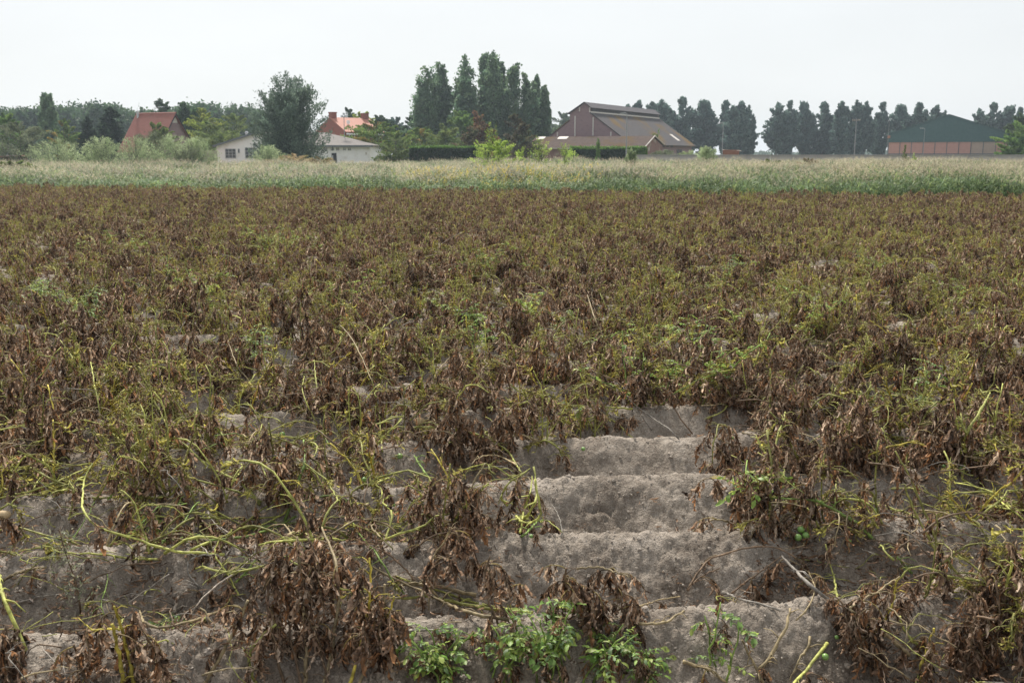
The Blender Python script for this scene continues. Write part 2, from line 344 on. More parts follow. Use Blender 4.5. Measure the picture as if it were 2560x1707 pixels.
# ------------------------------------------------------------------ buildings
M_BRICKP = surf_mat('purple_brick', (.225, .155, .165), (.275, .195, .20), 5, .9, bump=.4, bscale=18, stretch=(1, 1, 3), c3=(.19, .135, .15))
M_BRICKR = surf_mat('red_brick', (.20, .075, .06), (.27, .11, .085), 4, .9, bump=.4, bscale=18, stretch=(1, 1, 3))
M_BRICKD = surf_mat('dark_brick', (.17, .10, .09), (.25, .15, .13), 3, .9, c3=(.36, .33, .28), s3=.7)
M_TILER = surf_mat('red_tile', (.22, .085, .068), (.28, .112, .09), 5, .75, bump=.6, bscale=14, stretch=(1, 1, 2.5), c3=(.20, .085, .065), s3=.9)
M_TILEO = surf_mat('orange_tile', (.33, .135, .095), (.39, .17, .12), 5, .7, bump=.5, bscale=14, stretch=(1, 1, 2.5))
M_CORR = surf_mat('grey_sheet', (.07, .066, .069), (.105, .097, .099), 3, .95, .05, c3=(.13, .09, .045), s3=.22, p3=(.5, .62), stretch=(1, 1, 1))
M_CORRC = surf_mat('plain_grey_sheet', (.085, .08, .088), (.115, .108, .115), 2, .9, .1)
M_TILEB = surf_mat('mossy_tile', (.064, .047, .042), (.105, .08, .07), 2.2, .95, .05, c3=(.095, .064, .033), s3=.35, p3=(.5, .68), bump=.6, bscale=9, stretch=(1, 1, 2.5))
M_ROOFG = surf_mat('grey_felt_roof', (.17, .155, .15), (.215, .20, .19), 2, .95, .1, bump=.2, bscale=20)
M_WHITE = surf_mat('white_paint', (.84, .84, .85), (.90, .90, .90), 1.2, .7, c3=(.74, .73, .71), s3=.9)
M_TRIM = surf_mat('grey_trim', (.10, .12, .14), (.16, .18, .20), 5, .6)
M_STONE = surf_mat('pale_stone', (.5, .47, .44), (.62, .58, .54), 5, .8)
M_DARK = surf_mat('dark_opening', (.02, .022, .025), (.035, .036, .04), 3, .5)
M_GLASS = surf_mat('window_glass', (.045, .055, .065), (.09, .10, .115), 1.0, .12, .6)
M_GREEN_SH = surf_mat('green_sheet', (.06, .115, .125), (.075, .135, .145), 2, .7)
M_PINK = surf_mat('red_panel', (.42, .235, .21), (.48, .275, .24), 1.5, .85)
M_PINKG = surf_mat('weathered_panel', (.35, .27, .235), (.40, .31, .265), 1.5, .85)
M_CONC = surf_mat('concrete', (.33, .30, .29), (.44, .41, .40), 1.0, .9)
M_LAMP = surf_mat('lamp_grey', (.24, .25, .26), (.30, .31, .33), 6, .6)
M_METAL = surf_mat('galvanised_metal', (.42, .44, .46), (.55, .57, .6), 6, .45, .5)
M_WOODG = surf_mat('weathered_wood', (.28, .25, .22), (.42, .38, .34), 3, .85, stretch=(6, 6, 1))
M_RUST = surf_mat('rusty_red', (.26, .12, .085), (.34, .18, .13), 3, .7)
def slab(name, quad, t, mat, parent):
    """a roof plane of thickness t; quad counter-clockwise seen from above."""
    q = np.array(quad, float); n = np.cross(q[1] - q[0], q[2] - q[0]); n = n / np.linalg.norm(n)
    k = len(q); m = MB(); m.add(np.concatenate([q, q + n * t]), [np.array([list(range(k))[::-1]]), np.array([list(range(k, 2 * k))]), np.array([(i, (i + 1) % k, k + (i + 1) % k, k + i) for i in range(k)])])
    return m.obj(name, mat, parent)
XA, YA, ZA = (1, 0, 0), (0, 1, 0), (0, 0, 1)
def wall(name, poly, y, t, mat, parent):       # polygon in the local x-z plane at depth y
    m = MB(); m.extrude(poly, (0, y, 0), XA, ZA, YA, t); return m.obj(name, mat, parent)
def sidewall(name, poly, x, t, mat, parent):
    m = MB(); m.extrude(poly, (x, 0, 0), YA, ZA, XA, t); return m.obj(name, mat, parent)
def bx(name, x0, x1, y0, y1, z0, z1, mat, parent): return MB().box(x0, x1, y0, y1, z0, z1).obj(name, mat, parent)
def window(x0, x1, z0, z1, y, nx, nz, parent, frame=M_TRIM, bar=.06):
    """window standing in a wall whose outer face is at y: frame > panes and glazing bars."""
    m = MB(); d = .1
    for a in ((x0, x0 + bar, z0, z1), (x1 - bar, x1, z0, z1), (x0 + bar, x1 - bar, z0, z0 + bar), (x0 + bar, x1 - bar, z1 - bar, z1)): m.box(a[0], a[1], y - .06, y - .003, a[2], a[3])
    f = m.obj('window', frame, parent); cw, ch = (x1 - x0 - 2 * bar) / nx, (z1 - z0 - 2 * bar) / nz; g = MB()
    for i in range(1, nx): g.box(x0 + bar + i * cw - bar * .5, x0 + bar + i * cw + bar * .5, y - .047, y - .022, z0 + bar, z1 - bar)
    for j in range(1, nz):
        for i in range(nx): g.box(x0 + bar + i * cw + (bar * .5 if i else 0), x0 + bar + (i + 1) * cw - (bar * .5 if i < nx - 1 else 0), y - .045, y - .022, z0 + bar + j * ch - bar * .4, z0 + bar + j * ch + bar * .4)
    if g.n: g.obj('glazing_bars', frame, f)
    for i in range(nx):
        for j in range(nz):
            bx('pane', x0 + bar + i * cw + .01, x0 + bar + (i + 1) * cw - .01, y - .02, y - .004, z0 + bar + j * ch + .01, z0 + bar + (j + 1) * ch - .01, M_GLASS, f)
    return f

# big barn with a raised ridge roof, and the long low building built against its gable
bo = (X_at(1461, 170), 170, 0); brz = -math.radians(28)
barn = thing('barn', 'large purple brick barn with raised ridge roof and mossy grey sheet roofing', 'barn', bo, brz)
z0 = -.9
wall('gable_wall', [(-7.8, z0), (7.8, z0), (7.8, 3.6), (.92, 8.4), (.92, 9.4), (0, 10.1), (-2.74, 8.45), (-2.74, 7.25), (-7.8, 3.7)], 0, .35, M_BRICKP, barn)
LN = 33
sidewall('side_wall', [(.36, z0), (LN, z0), (LN, 3.55), (.36, 3.55)], 7.45, .35, M_BRICKP, barn)
sidewall('side_wall', [(.36, z0), (LN, z0), (LN, 3.55), (.36, 3.55)], -7.8, .35, M_BRICKP, barn)
wall('gable_wall', [(-7.8, z0), (7.8, z0), (7.8, 3.6), (.92, 8.4), (.92, 9.4), (0, 10.1), (-2.74, 8.45), (-2.74, 7.25), (-7.8, 3.7)], LN + .01, .35, M_BRICKP, barn)
slab('roof', [(8.5, -.15, 3.17), (8.5, LN + .5, 3.17), (.93, LN + .5, 8.45), (.93, -.15, 8.45)], .16, M_CORR, barn)
slab('roof', [(-2.75, -.15, 7.3), (-2.75, LN + .5, 7.3), (-8.5, LN + .5, 3.27), (-8.5, -.15, 3.27)], .16, M_CORR, barn)
slab('ridge_roof', [(1.25, -.35, 9.2), (1.25, LN + .5, 9.2), (0, LN + .5, 10.14), (0, -.35, 10.14)], .13, M_CORRC, barn)
slab('ridge_roof', [(0, -.35, 10.14), (0, LN + .5, 10.14), (-3.05, LN + .5, 8.3), (-3.05, -.35, 8.3)], .13, M_CORRC, barn)
sidewall('clerestory_wall', [(.4, 8.5), (LN, 8.5), (LN, 9.35), (.4, 9.35)], .78, .14, M_CORRC, barn)
sidewall('clerestory_wall', [(.4, 7.3), (LN, 7.3), (LN, 8.4), (.4, 8.4)], -2.74, .14, M_CORRC, barn)
bx('gutter', .94, 1.16, -.1, LN + .3, 8.5, 8.72, M_STONE, barn)
bx('corner_trim', .80, .95, -.08, -.003, 8.55, 9.38, M_STONE, barn)
for s_, za, zb in ((-.95, 8.75, 9.45), (-1.75, 4.7, 8.0), (1.55, 4.75, 7.75), (-5.0, 4.7, 5.4), (4.75, 4.7, 5.35)):
    bx('pilaster', s_ - .09, s_ + .09, -.1, -.003, za, zb, M_STONE, barn)
for ya, za in ((24.6, 2.6), (26.2, 2.6)): bx('door', 7.8, 7.86, ya, ya + 1.2, z0, za, M_DARK, barn)
for k in range(6): bx('vent', 7.8, 7.85, 10 + k * 2.2, 11.2 + k * 2.2, 3.0, 3.35, M_DARK, barn)
sk = slab('roof_light', [(7.3, LN - 6.5, 4.2), (7.3, LN - 5.2, 4.2), (5.6, LN - 5.2, 5.39), (5.6, LN - 6.5, 5.39)], .05, M_STONE, barn)

low = thing('farm_building', 'long low brick farm building with mossy brown tile roof built against the barn gable', 'farm building', bo, brz)
LX0, LX1 = -6.9, 13.4
wall('front_wall', [(LX0, z0), (LX1, z0), (LX1, 2.75), (LX0, 2.75)], -7.6, .3, M_BRICKD, low)
sidewall('gable_wall', [(-7.3, z0), (.9, z0), (.9, 3.1), (-3.4, 4.35), (-7.3, 2.75)], LX1 - .3, .3, M_BRICKD, low)
sidewall('gable_wall', [(-7.3, z0), (-.1, z0), (-.1, 3.1), (-3.4, 4.35), (-7.3, 2.75)], LX0, .3, M_BRICKR, low)
slab('roof', [(LX0 - .3, -7.9, 2.63), (LX1 + .2, -7.9, 2.63), (LX1 + .2, -3.4, 4.45), (LX0 - .3, -3.4, 4.45)], .14, M_TILEB, low)
slab('roof', [(LX0 - .3, -3.4, 4.45), (8.0, -3.4, 4.45), (8.0, -.02, 3.47), (LX0 - .3, -.02, 3.47)], .14, M_TILEB, low)
slab('roof', [(8.02, -3.4, 4.45), (LX1 + .2, -3.4, 4.45), (LX1 + .2, 1.1, 3.14), (8.02, 1.1, 3.14)], .14, M_TILEB, low)
m = MB(); m.tube([(LX1 + .25, -7.95, 2.72), (LX1 + .25, -3.4, 4.6), (LX1 + .25, 1.1, 3.28)], .09, 5); m.obj('verge_trim', M_STONE, low)
bx('gutter', LX0 - .3, LX1 + .1, -8.06, -7.92, 2.58, 2.72, M_STONE, low)
for xa, xb in ((-6.7, -5.4), (-2.9, -1.2)): slab('roof_light', [(xa, -4.6, 4.14), (xb, -4.6, 4.14), (xb, -3.6, 4.545), (xa, -3.6, 4.545)], .06, M_STONE, low)
for xa in (-6.2, -4.9): window(xa, xa + .9, .4, 2.0, -7.6, 2, 2, low, M_STONE)

# red roofed house on its own at the edge of the wood
ho = at(441, 387, 135); hs_ = thing('farmhouse', 'old house with steep red tiled roof and dark gable beside tall conifers', 'house', (ho[0], 135, 0), -math.radians(24.9))
za, ze, hwid, hl = Z_at(286, 135), 2.5, 3.3, 6.3
sl = (za - ze) / hwid
sidewall('gable_wall', [(-hwid, z0), (hwid, z0), (hwid, ze), (0, za - .1), (-hwid, ze)], -.3, .3, M_BRICKP, hs_)
sidewall('gable_wall', [(-hwid, z0), (hwid, z0), (hwid, ze), (0, za - .1), (-hwid, ze)], -hl, .3, M_BRICKP, hs_)
wall('front_wall', [(-hl + .3, z0), (-.3, z0), (-.3, ze), (-hl + .3, ze)], -hwid, .3, M_BRICKP, hs_)
wall('rear_wall', [(-hl + .3, z0), (-.3, z0), (-.3, ze), (-hl + .3, ze)], hwid - .3, .3, M_BRICKP, hs_)
slab('roof', [(-hl - .3, -hwid - .45, ze - .45 * sl), (.35, -hwid - .45, ze - .45 * sl), (.35, 0, za), (-hl - .3, 0, za)], .14, M_TILER, hs_)
slab('roof', [(-hl - .3, 0, za), (.35, 0, za), (.35, hwid + .45, ze - .45 * sl), (-hl - .3, hwid + .45, ze - .45 * sl)], .14, M_TILER, hs_)
m = MB(); m.tube([(-hl - .3, 0, za + .14), (.35, 0, za + .14)], .13, 6); m.obj('ridge_tiles', M_TILER, hs_)
m = MB(); m.tube([(.37, -hwid - .45, ze - .45 * sl + .02), (.37, 0, za + .05), (.37, hwid + .45, ze - .45 * sl + .02)], .11, 4); m.obj('verge_board', M_DARK, hs_)
m = MB(); m.extrude([(-.5, 6.0 - .2), (.5, 5.8), (.28, 6.5), (-.28, 6.5)], (.0, 0, 0), YA, ZA, XA, .03); m.obj('loft_panel', M_STONE, hs_)
bx('window', .0, .04, -.9, -.2, 2.6, 3.6, M_STONE, hs_)
m = MB(); m.tube([(-6.0, -.35, za - .9), (-6.0, -.35, za + .45)], .16, 8); m.tube([(-6.0, -.35, za + .45), (-6.0, -.35, za + .62)], [.24, .06], 8); m.obj('flue', M_METAL, hs_)
m = MB(); m.tube([(-3.4, 0, za + .1), (-3.4, 0, za + .95)], .03, 5); m.tube([(-3.4, 0, za + .9), (-1.7, -.1, za + 1.0)], .03, 4)
for k in range(7): m.tube([(-3.0 + .2 * k, -.35, za + .93), (-3.0 + .2 * k, .3, za + .97)], .015, 3)
m.obj('aerial', M_METAL, hs_)

# white building: gabled wing and long hipped wing
WY = 145.0
wb = thing('white_building', 'low white building with grey roof half hidden behind the big willow', 'building', (0, WY, 0))
xa, xm, xb, xe = X_at(541, WY), X_at(646, WY), X_at(752, WY), X_at(923, WY)
zap, zev = Z_at(333, WY), Z_at(366, WY)
wall('gable_wall', [(xa, z0), (xb, z0), (xb, zev), (xm, zap), (xa, zev)], 0, .3, M_WHITE, wb)
sidewall('side_wall', [(.3, z0), (14, z0), (14, zev), (.3, zev)], xa, .3, M_WHITE, wb)
wall('rear_wall', [(xa + .3, z0), (xe, z0), (xe, zev), (xb, zev), (xm, zap), (xa + .3, zev)], 14, .3, M_WHITE, wb)
sl = (zap - zev) / (xm - xa)
slab('roof', [(xa - .4, -.5, zev - .4 * sl), (xm, -.5, zap), (xm, 14.4, zap), (xa - .4, 14.4, zev - .4 * sl)], .2, M_ROOFG, wb)
slab('roof', [(xm, -.5, zap), (xb + .1, -.5, zev - .1 * sl), (xb + .1, 14.4, zev - .1 * sl), (xm, 14.4, zap)], .2, M_ROOFG, wb)
m = MB()
for (x0_, zz0, x1_, zz1) in ((xa - .42, zev - .4 * sl, xm, zap), (xm, zap, xb + .1, zev - .1 * sl)): m.extrude([(x0_, zz0 - .04), (x1_, zz1 - .04), (x1_, zz1 + .24), (x0_, zz0 + .24)], (0, -.56, 0), XA, ZA, YA, .05)
m.obj('fascia', M_TRIM, wb)
wall('long_wall', [(xb + .01, z0), (xe, z0), (xe, zev), (xb + .01, zev)], .8, .3, M_WHITE, wb)
sidewall('end_wall', [(1.1, z0), (14, z0), (14, zev), (1.1, zev)], xe - .3, .3, M_WHITE, wb)
yr = 7.2; zr = Z_at(334, WY + yr); xr = X_at(812, WY + yr)
slab('hip_roof', [(xb - 3, .3, zev), (xe + .45, .3, zev), (xr, yr, zr), (xb - 3, yr, zr)], .16, M_ROOFG, wb)
slab('hip_roof', [(xe + .45, .3, zev), (xe + .45, 14.4, zev), (xr, yr, zr)], .16, M_ROOFG, wb)
slab('hip_roof', [(xb - 3, yr, zr), (xr, yr, zr), (xe + .45, 14.4, zev), (xb - 3, 14.4, zev)], .16, M_ROOFG, wb)
bx('gutter', xb - .5, xe + .5, .14, .28, zev - .1, zev + .14, M_TRIM, wb)
def pxw(a, b, y=WY): return X_at(a, y), X_at(b, y)
for a, b, t, q, nx_, nz_ in ((562, 589, 372, 396, 3, 3), (594, 599, 372, 383, 1, 1), (612, 640, 369, 396, 3, 3), (684, 711, 370, 396, 3, 3)):
    window(*pxw(a, b), Z_at(q, WY), Z_at(t, WY), 0, nx_, nz_, wb, M_METAL, .05)
for a, b in ((760, 770), (776, 786), (794, 804), (809, 819), (826, 835), (839, 848.5), (857, 865), (869, 878)):
    window(*pxw(a, b, WY + .8), Z_at(377.5, WY), Z_at(369, WY), .8, 3, 2, wb, M_WHITE, .05)
for a in (821.5, 852.5, 883): xx = X_at(a, WY); bx('pilaster', xx - .09, xx + .09, .72, .797, z0, zev - .12, M_WHITE, wb)
xx = X_at(832, WY); m = MB(); m.box(xx - .36, xx + .36, .76, .79, z0, Z_at(383, WY)); d_ = m.obj('door', M_DARK, wb); bx('door_panel', xx - .3, xx - .14, .74, .757, z0 + .5, Z_at(389, WY), M_METAL, d_)
bx('downpipe', X_at(829, WY) - .05, X_at(829, WY) + .05, .66, .76, Z_at(377, WY), zev - .1, M_TRIM, wb)
bx('wall_box', X_at(911, WY), X_at(915, WY), .68, .79, Z_at(387, WY), Z_at(381, WY), M_STONE, wb)
bx('vent_panel', X_at(635, WY), X_at(643, WY), -.03, -.003, Z_at(353, WY), Z_at(343, WY), M_METAL, wb)
m = MB(); vx = X_at(618, WY + 5); m.tube([(vx, 5, zap - 1.2), (vx, 5, zap + .15)], .2, 8); m.tube([(vx, 5, zap + .15), (vx, 5, zap + .4)], [.3, .1], 8); m.obj('roof_vent', M_METAL, wb)

# brick house with orange roof
ro = at(828, 387, 165); rh = thing('brick_house', 'red brick house with bright orange tile roof and two brick chimneys', 'house', (ro[0], 165, 0), math.radians(44))
za, ze, hwid, hl = Z_at(296, 165), 5.4, 3.9, 7.5
sl = (za - ze) / hwid
for x_ in (0, hl - .3): sidewall('gable_wall', [(-hwid, z0), (hwid, z0), (hwid, ze), (0, za), (-hwid, ze)], x_, .3, M_BRICKR, rh)
wall('front_wall', [(.3, z0), (hl - .3, z0), (hl - .3, ze), (.3, ze)], -hwid, .3, M_BRICKR, rh)
wall('rear_wall', [(.3, z0), (hl - .3, z0), (hl - .3, ze), (.3, ze)], hwid - .3, .3, M_BRICKR, rh)
slab('roof', [(-.12, -hwid - .55, ze - .55 * sl), (hl + .15, -hwid - .55, ze - .55 * sl), (hl + .15, 0, za + .05), (-.12, 0, za + .05)], .14, M_TILEO, rh)
slab('roof', [(-.12, 0, za + .05), (hl + .15, 0, za + .05), (hl + .15, hwid + .55, ze - .55 * sl), (-.12, hwid + .55, ze - .55 * sl)], .14, M_TILEO, rh)
bx('gutter', .05, hl, -hwid - .62, -hwid - .5, ze - .62, ze - .38, M_WHITE, rh)
window(.9, 2.0, 3.2, 4.8, -hwid, 2, 2, rh, M_WHITE); window(3.4, 4.6, 3.2, 4.8, -hwid, 2, 2, rh, M_WHITE)
for x_ in (.05, hl - 1.1):
    m = MB(); m.box(x_, x_ + .95, -.45, .45, za - .6, za + .85); m.box(x_ - .06, x_ + 1.01, -.51, .51, za + .85, za + .98); m.obj('chimney', M_BRICKR, rh)
m = MB(); q = (1.9, -2.1); zz = za - sl * 2.1 + .2; m.extrude([(math.cos(t) * .34, math.sin(t) * .34) for t in np.linspace(0, 6.28, 13)[:-1]], (q[0], q[1] - .25, zz + .25), XA, ZA, YA, .05); m.tube([(q[0], q[1], zz - .1), (q[0], q[1] - .2, zz + .25)], .03, 4); m.obj('satellite_dish', M_WHITE, rh)

# hangar with green sheeting above pink-red wall panels
LXh, LYh = X_at(2221, 206), 206.0; wdt = 21.85
hg = thing('hangar', 'wide farm shed with dark green sheet gable above dusty red wall panels', 'shed', (LXh, LYh, 0), -math.radians(27))
zb_, zee, zpp = 4.1, 5.7, 9.35
m = MB(); m.extrude([(0, zb_), (wdt, zb_), (wdt, zee), (wdt / 2, zpp), (0, zee)], (0, -.12, 0), XA, ZA, YA, .12)
gs = m.obj('green_cladding', M_GREEN_SH, hg)
m = MB()
for i in range(74):
    x = .15 + i * (wdt - .3) / 73; zt = zee + (zpp - zee) * (1 - abs(x - wdt / 2) / (wdt / 2)) - .1; m.box(x - .035, x + .035, -.15, -.122, zb_ + .02, zt)
o_ = m.obj('cladding_ribs', M_GREEN_SH, gs)
n_ = 10
for i in range(n_):
    x0_, x1_ = i * wdt / n_ + .07, (i + 1) * wdt / n_ - .07
    bx('wall_panel', x0_, x1_, 0, .2, z0, zb_ - .005, M_PINKG if i in (7, 8) else M_PINK, hg)
for i in range(n_ + 1): bx('post', i * wdt / n_ - .06, i * wdt / n_ + .06, -.06, .22, z0, zb_ - .004, M_TRIM, hg)
for x_ in (-.02, wdt - .2): bx('side_wall', x_, x_ + .22, .24, 34, z0, zee, M_GREEN_SH, hg)
bx('rail', .1, wdt - .1, -.14, -.062, 1.7, 1.86, M_TRIM, hg)
slab('roof', [(-.25, -.35, zee - .05), (wdt / 2, -.35, zpp + .03), (wdt / 2, 34, zpp + .03), (-.25, 34, zee - .05)], .12, M_GREEN_SH, hg)
slab('roof', [(wdt / 2, -.35, zpp + .03), (wdt + .25, -.35, zee - .05), (wdt + .25, 34, zee - .05), (wdt / 2, 34, zpp + .03)], .12, M_GREEN_SH, hg)

# walls, fences, lamps and small yard things
def cwall(px0, px1, Y0, Y1, ptop, label):
    A, B = np.array([X_at(px0, Y0), Y0]), np.array([X_at(px1, Y1), Y1]); L = np.linalg.norm(B - A); d = (B - A) / L
    t = thing('concrete_wall', label, 'wall', (A[0], A[1], 0), math.atan2(d[1], d[0])); zt = (Z_at(ptop, Y0) + Z_at(ptop + 2.2, Y1)) / 2
    n = int(L / 2.4)
    for i in range(n): link('panel', pan, t, (i * L / n, 0, 0)).scale = (L / n, 1, (zt + .9) / 2.6)
    bx('coping', 0, L, -.14, .14, zt, zt + .07, M_CONC, t); return t
pan = MB().box(.008, .992, -.08, .08, -.9, 1.7).mesh('panel', [M_CONC])
cwall(1586, 2750, 116, 104, 387.6, 'long low concrete wall across the far edge of the reeds')
gf = thing('garden_fence', 'grey wooden fence beside the gabled end of the white building', 'fence', (X_at(507, 140), 140, 0))
for i in range(9): bx('board', i * .22, i * .22 + .2, -.015, .015, z0, Z_at(376.5 + (i % 3) * .3, 140), M_WOODG, gf)
bx('rail', 0, 1.98, .018, .06, 1.7, 1.8, M_WOODG, gf)
wg = thing('white_gate', 'low white metal railing beside the end of the white building', 'railing', (X_at(936, 140), 140, 0))
for i in range(4): m = MB(); m.tube([(i * .5, 0, z0), (i * .5, 0, Z_at(383.5, 140))], .04, 5); m.obj('post', M_WHITE, wg)
for zq in (384.5, 388.5): m = MB(); m.tube([(0, 0, Z_at(zq, 140)), (1.5, 0, Z_at(zq, 140))], .035, 5); m.obj('rail', M_WHITE, wg)
sh = thing('low_shed', 'low shed roof with rusty orange edge under the grey bushes', 'shed', (X_at(-60, 120), 120, 0))
bx('wall', 0, 4.3, .1, 3.4, z0, Z_at(392.5, 120), M_BRICKD, sh); slab('roof', [(-.3, -.2, Z_at(394, 120)), (4.6, -.2, Z_at(391.4, 120)), (4.6, 3.6, Z_at(389.6, 120)), (-.3, 3.6, Z_at(389.6, 120))], .08, M_CORRC, sh)
m = MB(); m.tube([(-.3, -.25, Z_at(393.6, 120)), (4.6, -.25, Z_at(391, 120)), (4.62, 3.6, Z_at(389.2, 120))], .09, 4); m.obj('edge_trim', M_RUST, sh)
def lamp(px, top, Y, label, arm=(.9, 0), name='street_lamp', head=True, r=.09):
    zt = Z_at(top, Y); t = thing(name, label, 'street lamp' if head else 'pole', (X_at(px, Y), Y, GZ0)); m = MB(); m.tube([(0, 0, 0), (0, 0, (zt - GZ0) * .5), (0, 0, zt - GZ0)], [r * .95, r * .75, r * .5], 8); m.obj('mast', M_LAMP, t)
    if head:
        m = MB(); m.tube([(0, 0, zt - GZ0 - .02), (arm[0] * .5, arm[1], zt - GZ0 + .1), (arm[0], arm[1] * 1.5, zt - GZ0 + .08)], .05, 5); m.obj('arm', M_LAMP, t)
        m = MB(); m.box(arm[0] * .6, arm[0] * 1.5 + .05, -.16, .16, zt - GZ0 - .02, zt - GZ0 + .12); m.obj('lamp_head', M_LAMP, t)
    return t, zt - GZ0
lamp(1566, 285, 121, 'tall grey street lamp rising against the barn roof', (-.55, 0))
lamp(1806, 309, 150, 'grey street lamp standing before the row of trees, beside the rusty trailer', (-.4, 0))
t, zt = lamp(862, 292, 150, 'floodlight mast before the orange roofed house', head=False, name='floodlight_mast')
for dx, dz in ((-.3, .05), (.25, .05), (.0, .4), (.45, .5)): bx('floodlight', dx - .16, dx + .16, -.1, .1, zt + dz - .16, zt + dz + .14, M_METAL, t)
m = MB(); m.tube([(-.4, 0, zt), (.4, 0, zt)], .04, 4); m.tube([(0, 0, zt - .1), (.1, 0, zt + .5)], .04, 4); m.obj('crossbar', M_METAL, t)
lamp(2309, 322, 185, 'thin lamp post standing before the green shed gable', (-.6, 0), r=.07)
t, zt = lamp(2137, 297, 170, 'pale wooden pole with small crossbar among the row of trees', head=False, name='utility_pole', r=.12)
m = MB(); m.tube([(-.7, 0, zt - .3), (.7, 0, zt - .25)], .05, 4)
for dx in (-.6, -.25, .3, .6): m.tube([(dx, 0, zt - .28), (dx, 0, zt - .05)], [.05, .03], 5)
m.obj('crossbar', M_WOODG, t)
t, zt = lamp(2219, 305, 190, 'thin pole with orange warning box at the corner of the green shed', head=False, name='corner_pole', r=.06)
m = MB(); m.box(-.05, .35, -.15, .15, zt - 3.0, zt - 2.5); m.obj('warning_box', M_RUST, t)
tr = thing('farm_trailer', 'rusty red slatted farm trailer parked behind the concrete wall', 'trailer', (X_at(1812, 122), 122, 0), -.1)
for k in range(4): bx('slat', 0, 1.75, -.02, .02, Z_at(385 - k * 2.8, 122), Z_at(383.4 - k * 2.8, 122), M_RUST, tr)
for k in range(5): bx('stake', .02 + k * .41, .09 + k * .41, .021, .09, z0 + .6, Z_at(374 + k * .7, 122), M_RUST, tr)
bx('bed', -.02, 2.1, .1, 1.9, .9, 1.1, M_RUST, tr); bx('rear_side', 0, 1.9, 1.85, 1.9, 1.11, Z_at(375, 122), M_RUST, tr)
slab('load_cover', [(-.05, .1, Z_at(375.2, 122)), (2.0, .1, Z_at(378.5, 122)), (2.2, 1.84, Z_at(378, 122)), (-.05, 1.84, Z_at(374.8, 122))], .05, M_STONE, tr)
for x_ in (.5, 1.5):
    for y_ in (.3, 1.7): m = MB(); m.tube([(x_, y_ - .12, .15), (x_, y_ + .12, .15)], .55, 14); m.obj('wheel', M_DARK, tr)

# clipped hedges
def hedge(name, px0, px1, Y, ptop, depth, label, pal, ivy=0):
    rg = np.random.default_rng(int(px0)); x0_, x1_ = X_at(px0, Y), X_at(px1, Y); h = Z_at(ptop, Y) - GZ0; n = 9000
    f = rg.uniform(0, 1, n); X = rg.uniform(x0_, x1_, n); front = f < .62
    Yy = np.where(front, Y + rg.normal(0, .09, n), rg.uniform(Y, Y + depth, n)); Z = np.where(front, rg.uniform(.1, 1, n) * h, h + rg.normal(0, .06 + ivy, n)) + .08 * (vn(X * .8, X * 0, 7) - .5)
    d = norm(rg.normal(0, 1, (n, 3)) + np.array([0, -.3, .4])); nn = norm(rg.normal(0, .6, (n, 3)) + np.where(front, 0, 1)[:, None] * np.array([0, 0, 1.]) + np.where(front, 1, 0)[:, None] * np.array([0, -1., 0])); s_ = norm(np.cross(d, nn))
    L = .22 * rg.uniform(.6, 1.4, n)[:, None]; C = np.stack([X, Yy, Z], -1)
    V = np.stack([C - d * L * .5, C + s_ * L * .35, C + d * L * .5, C - s_ * L * .35], 1).reshape(-1, 3); pc = np.array(PAL[pal]); c = pc[rg.integers(0, 3, n)] * rg.uniform(.8, 1.2, n)[:, None]
    c = np.where(((Z > h * .95) | ~front)[:, None], np.array([[.10, .19, .04]]) * rg.uniform(.8, 1.2, n)[:, None], c)   # top leaves take a yellower, brighter green than the front
    V[:, 0] -= x0_; V[:, 1] -= Y
    t = thing(name, label, 'hedge', (x0_, Y, GZ0)); link('foliage', mk_mesh('foliage', V, [np.arange(n * 4).reshape(n, 4)], np.repeat(c, 4, 0), [M_TREE]), t)
    MB().box(.1, x1_ - x0_ - .1, .15, depth - .05, 0, h - .15, (.02, .03, .015)).obj('branches', M_BARK, t)
hedge('clipped_hedge', 1022, 1225, 132, 368, 1.6, 'dark clipped hedge with bright green top below the poplars', 'conifer')
hedge('clipped_hedge', 1425, 1572, 138, 371, 1.5, 'dark clipped hedge in front of the mossy low roof', 'conifer', .05)
hedge('clipped_hedge', 1574, 1618, 140, 374, 1.3, 'short ragged hedge beside the low building gable', 'green', .12)

# ------------------------------------------------------------------ trees: photo column, top row, half width, distance
PG = 'tall poplars in the clump'
for px, top, hw, Y, ld, lab in ((1070, 165, 27, 190, 3, 'outermost poplar with close tops, at the clump end toward the brick house'),
        (1105, 156, 25, 194, 3, 'see-through poplar with three thin tops, second from the brick house end'),
        (1163, 136, 31, 186, 2, 'broad dark poplar with one blunt top, above the reddish tree'), (1212, 133, 22, 188, 2, 'dense narrow poplar pressed against the tallest poplar'),
        (1232, 127, 22, 184, 2, 'tallest poplar of the clump with a pointed top'), (1254, 156, 10, 196, 1, 'slender sparse poplar squeezed beside the tallest poplar'),
        (1284, 158, 24, 186, 3, 'feathery topped poplar past the gap in the clump'), (1316, 182, 20, 184, 3, 'shorter poplar with ragged double top beside the feathery topped one'),
        (1341, 186, 14, 188, 2, 'thin poplar, last but one toward the barn'), (1361, 214, 13, 184, 2, 'lowest poplar standing at the clump end nearest the barn')):
    plant_tree('poplar_tree', 'poplar', 'poplar', px, top, hw * 1.28, Y, lab, group=PG, lead=ld)
RG_ = 'trees in the long rows behind the farm'
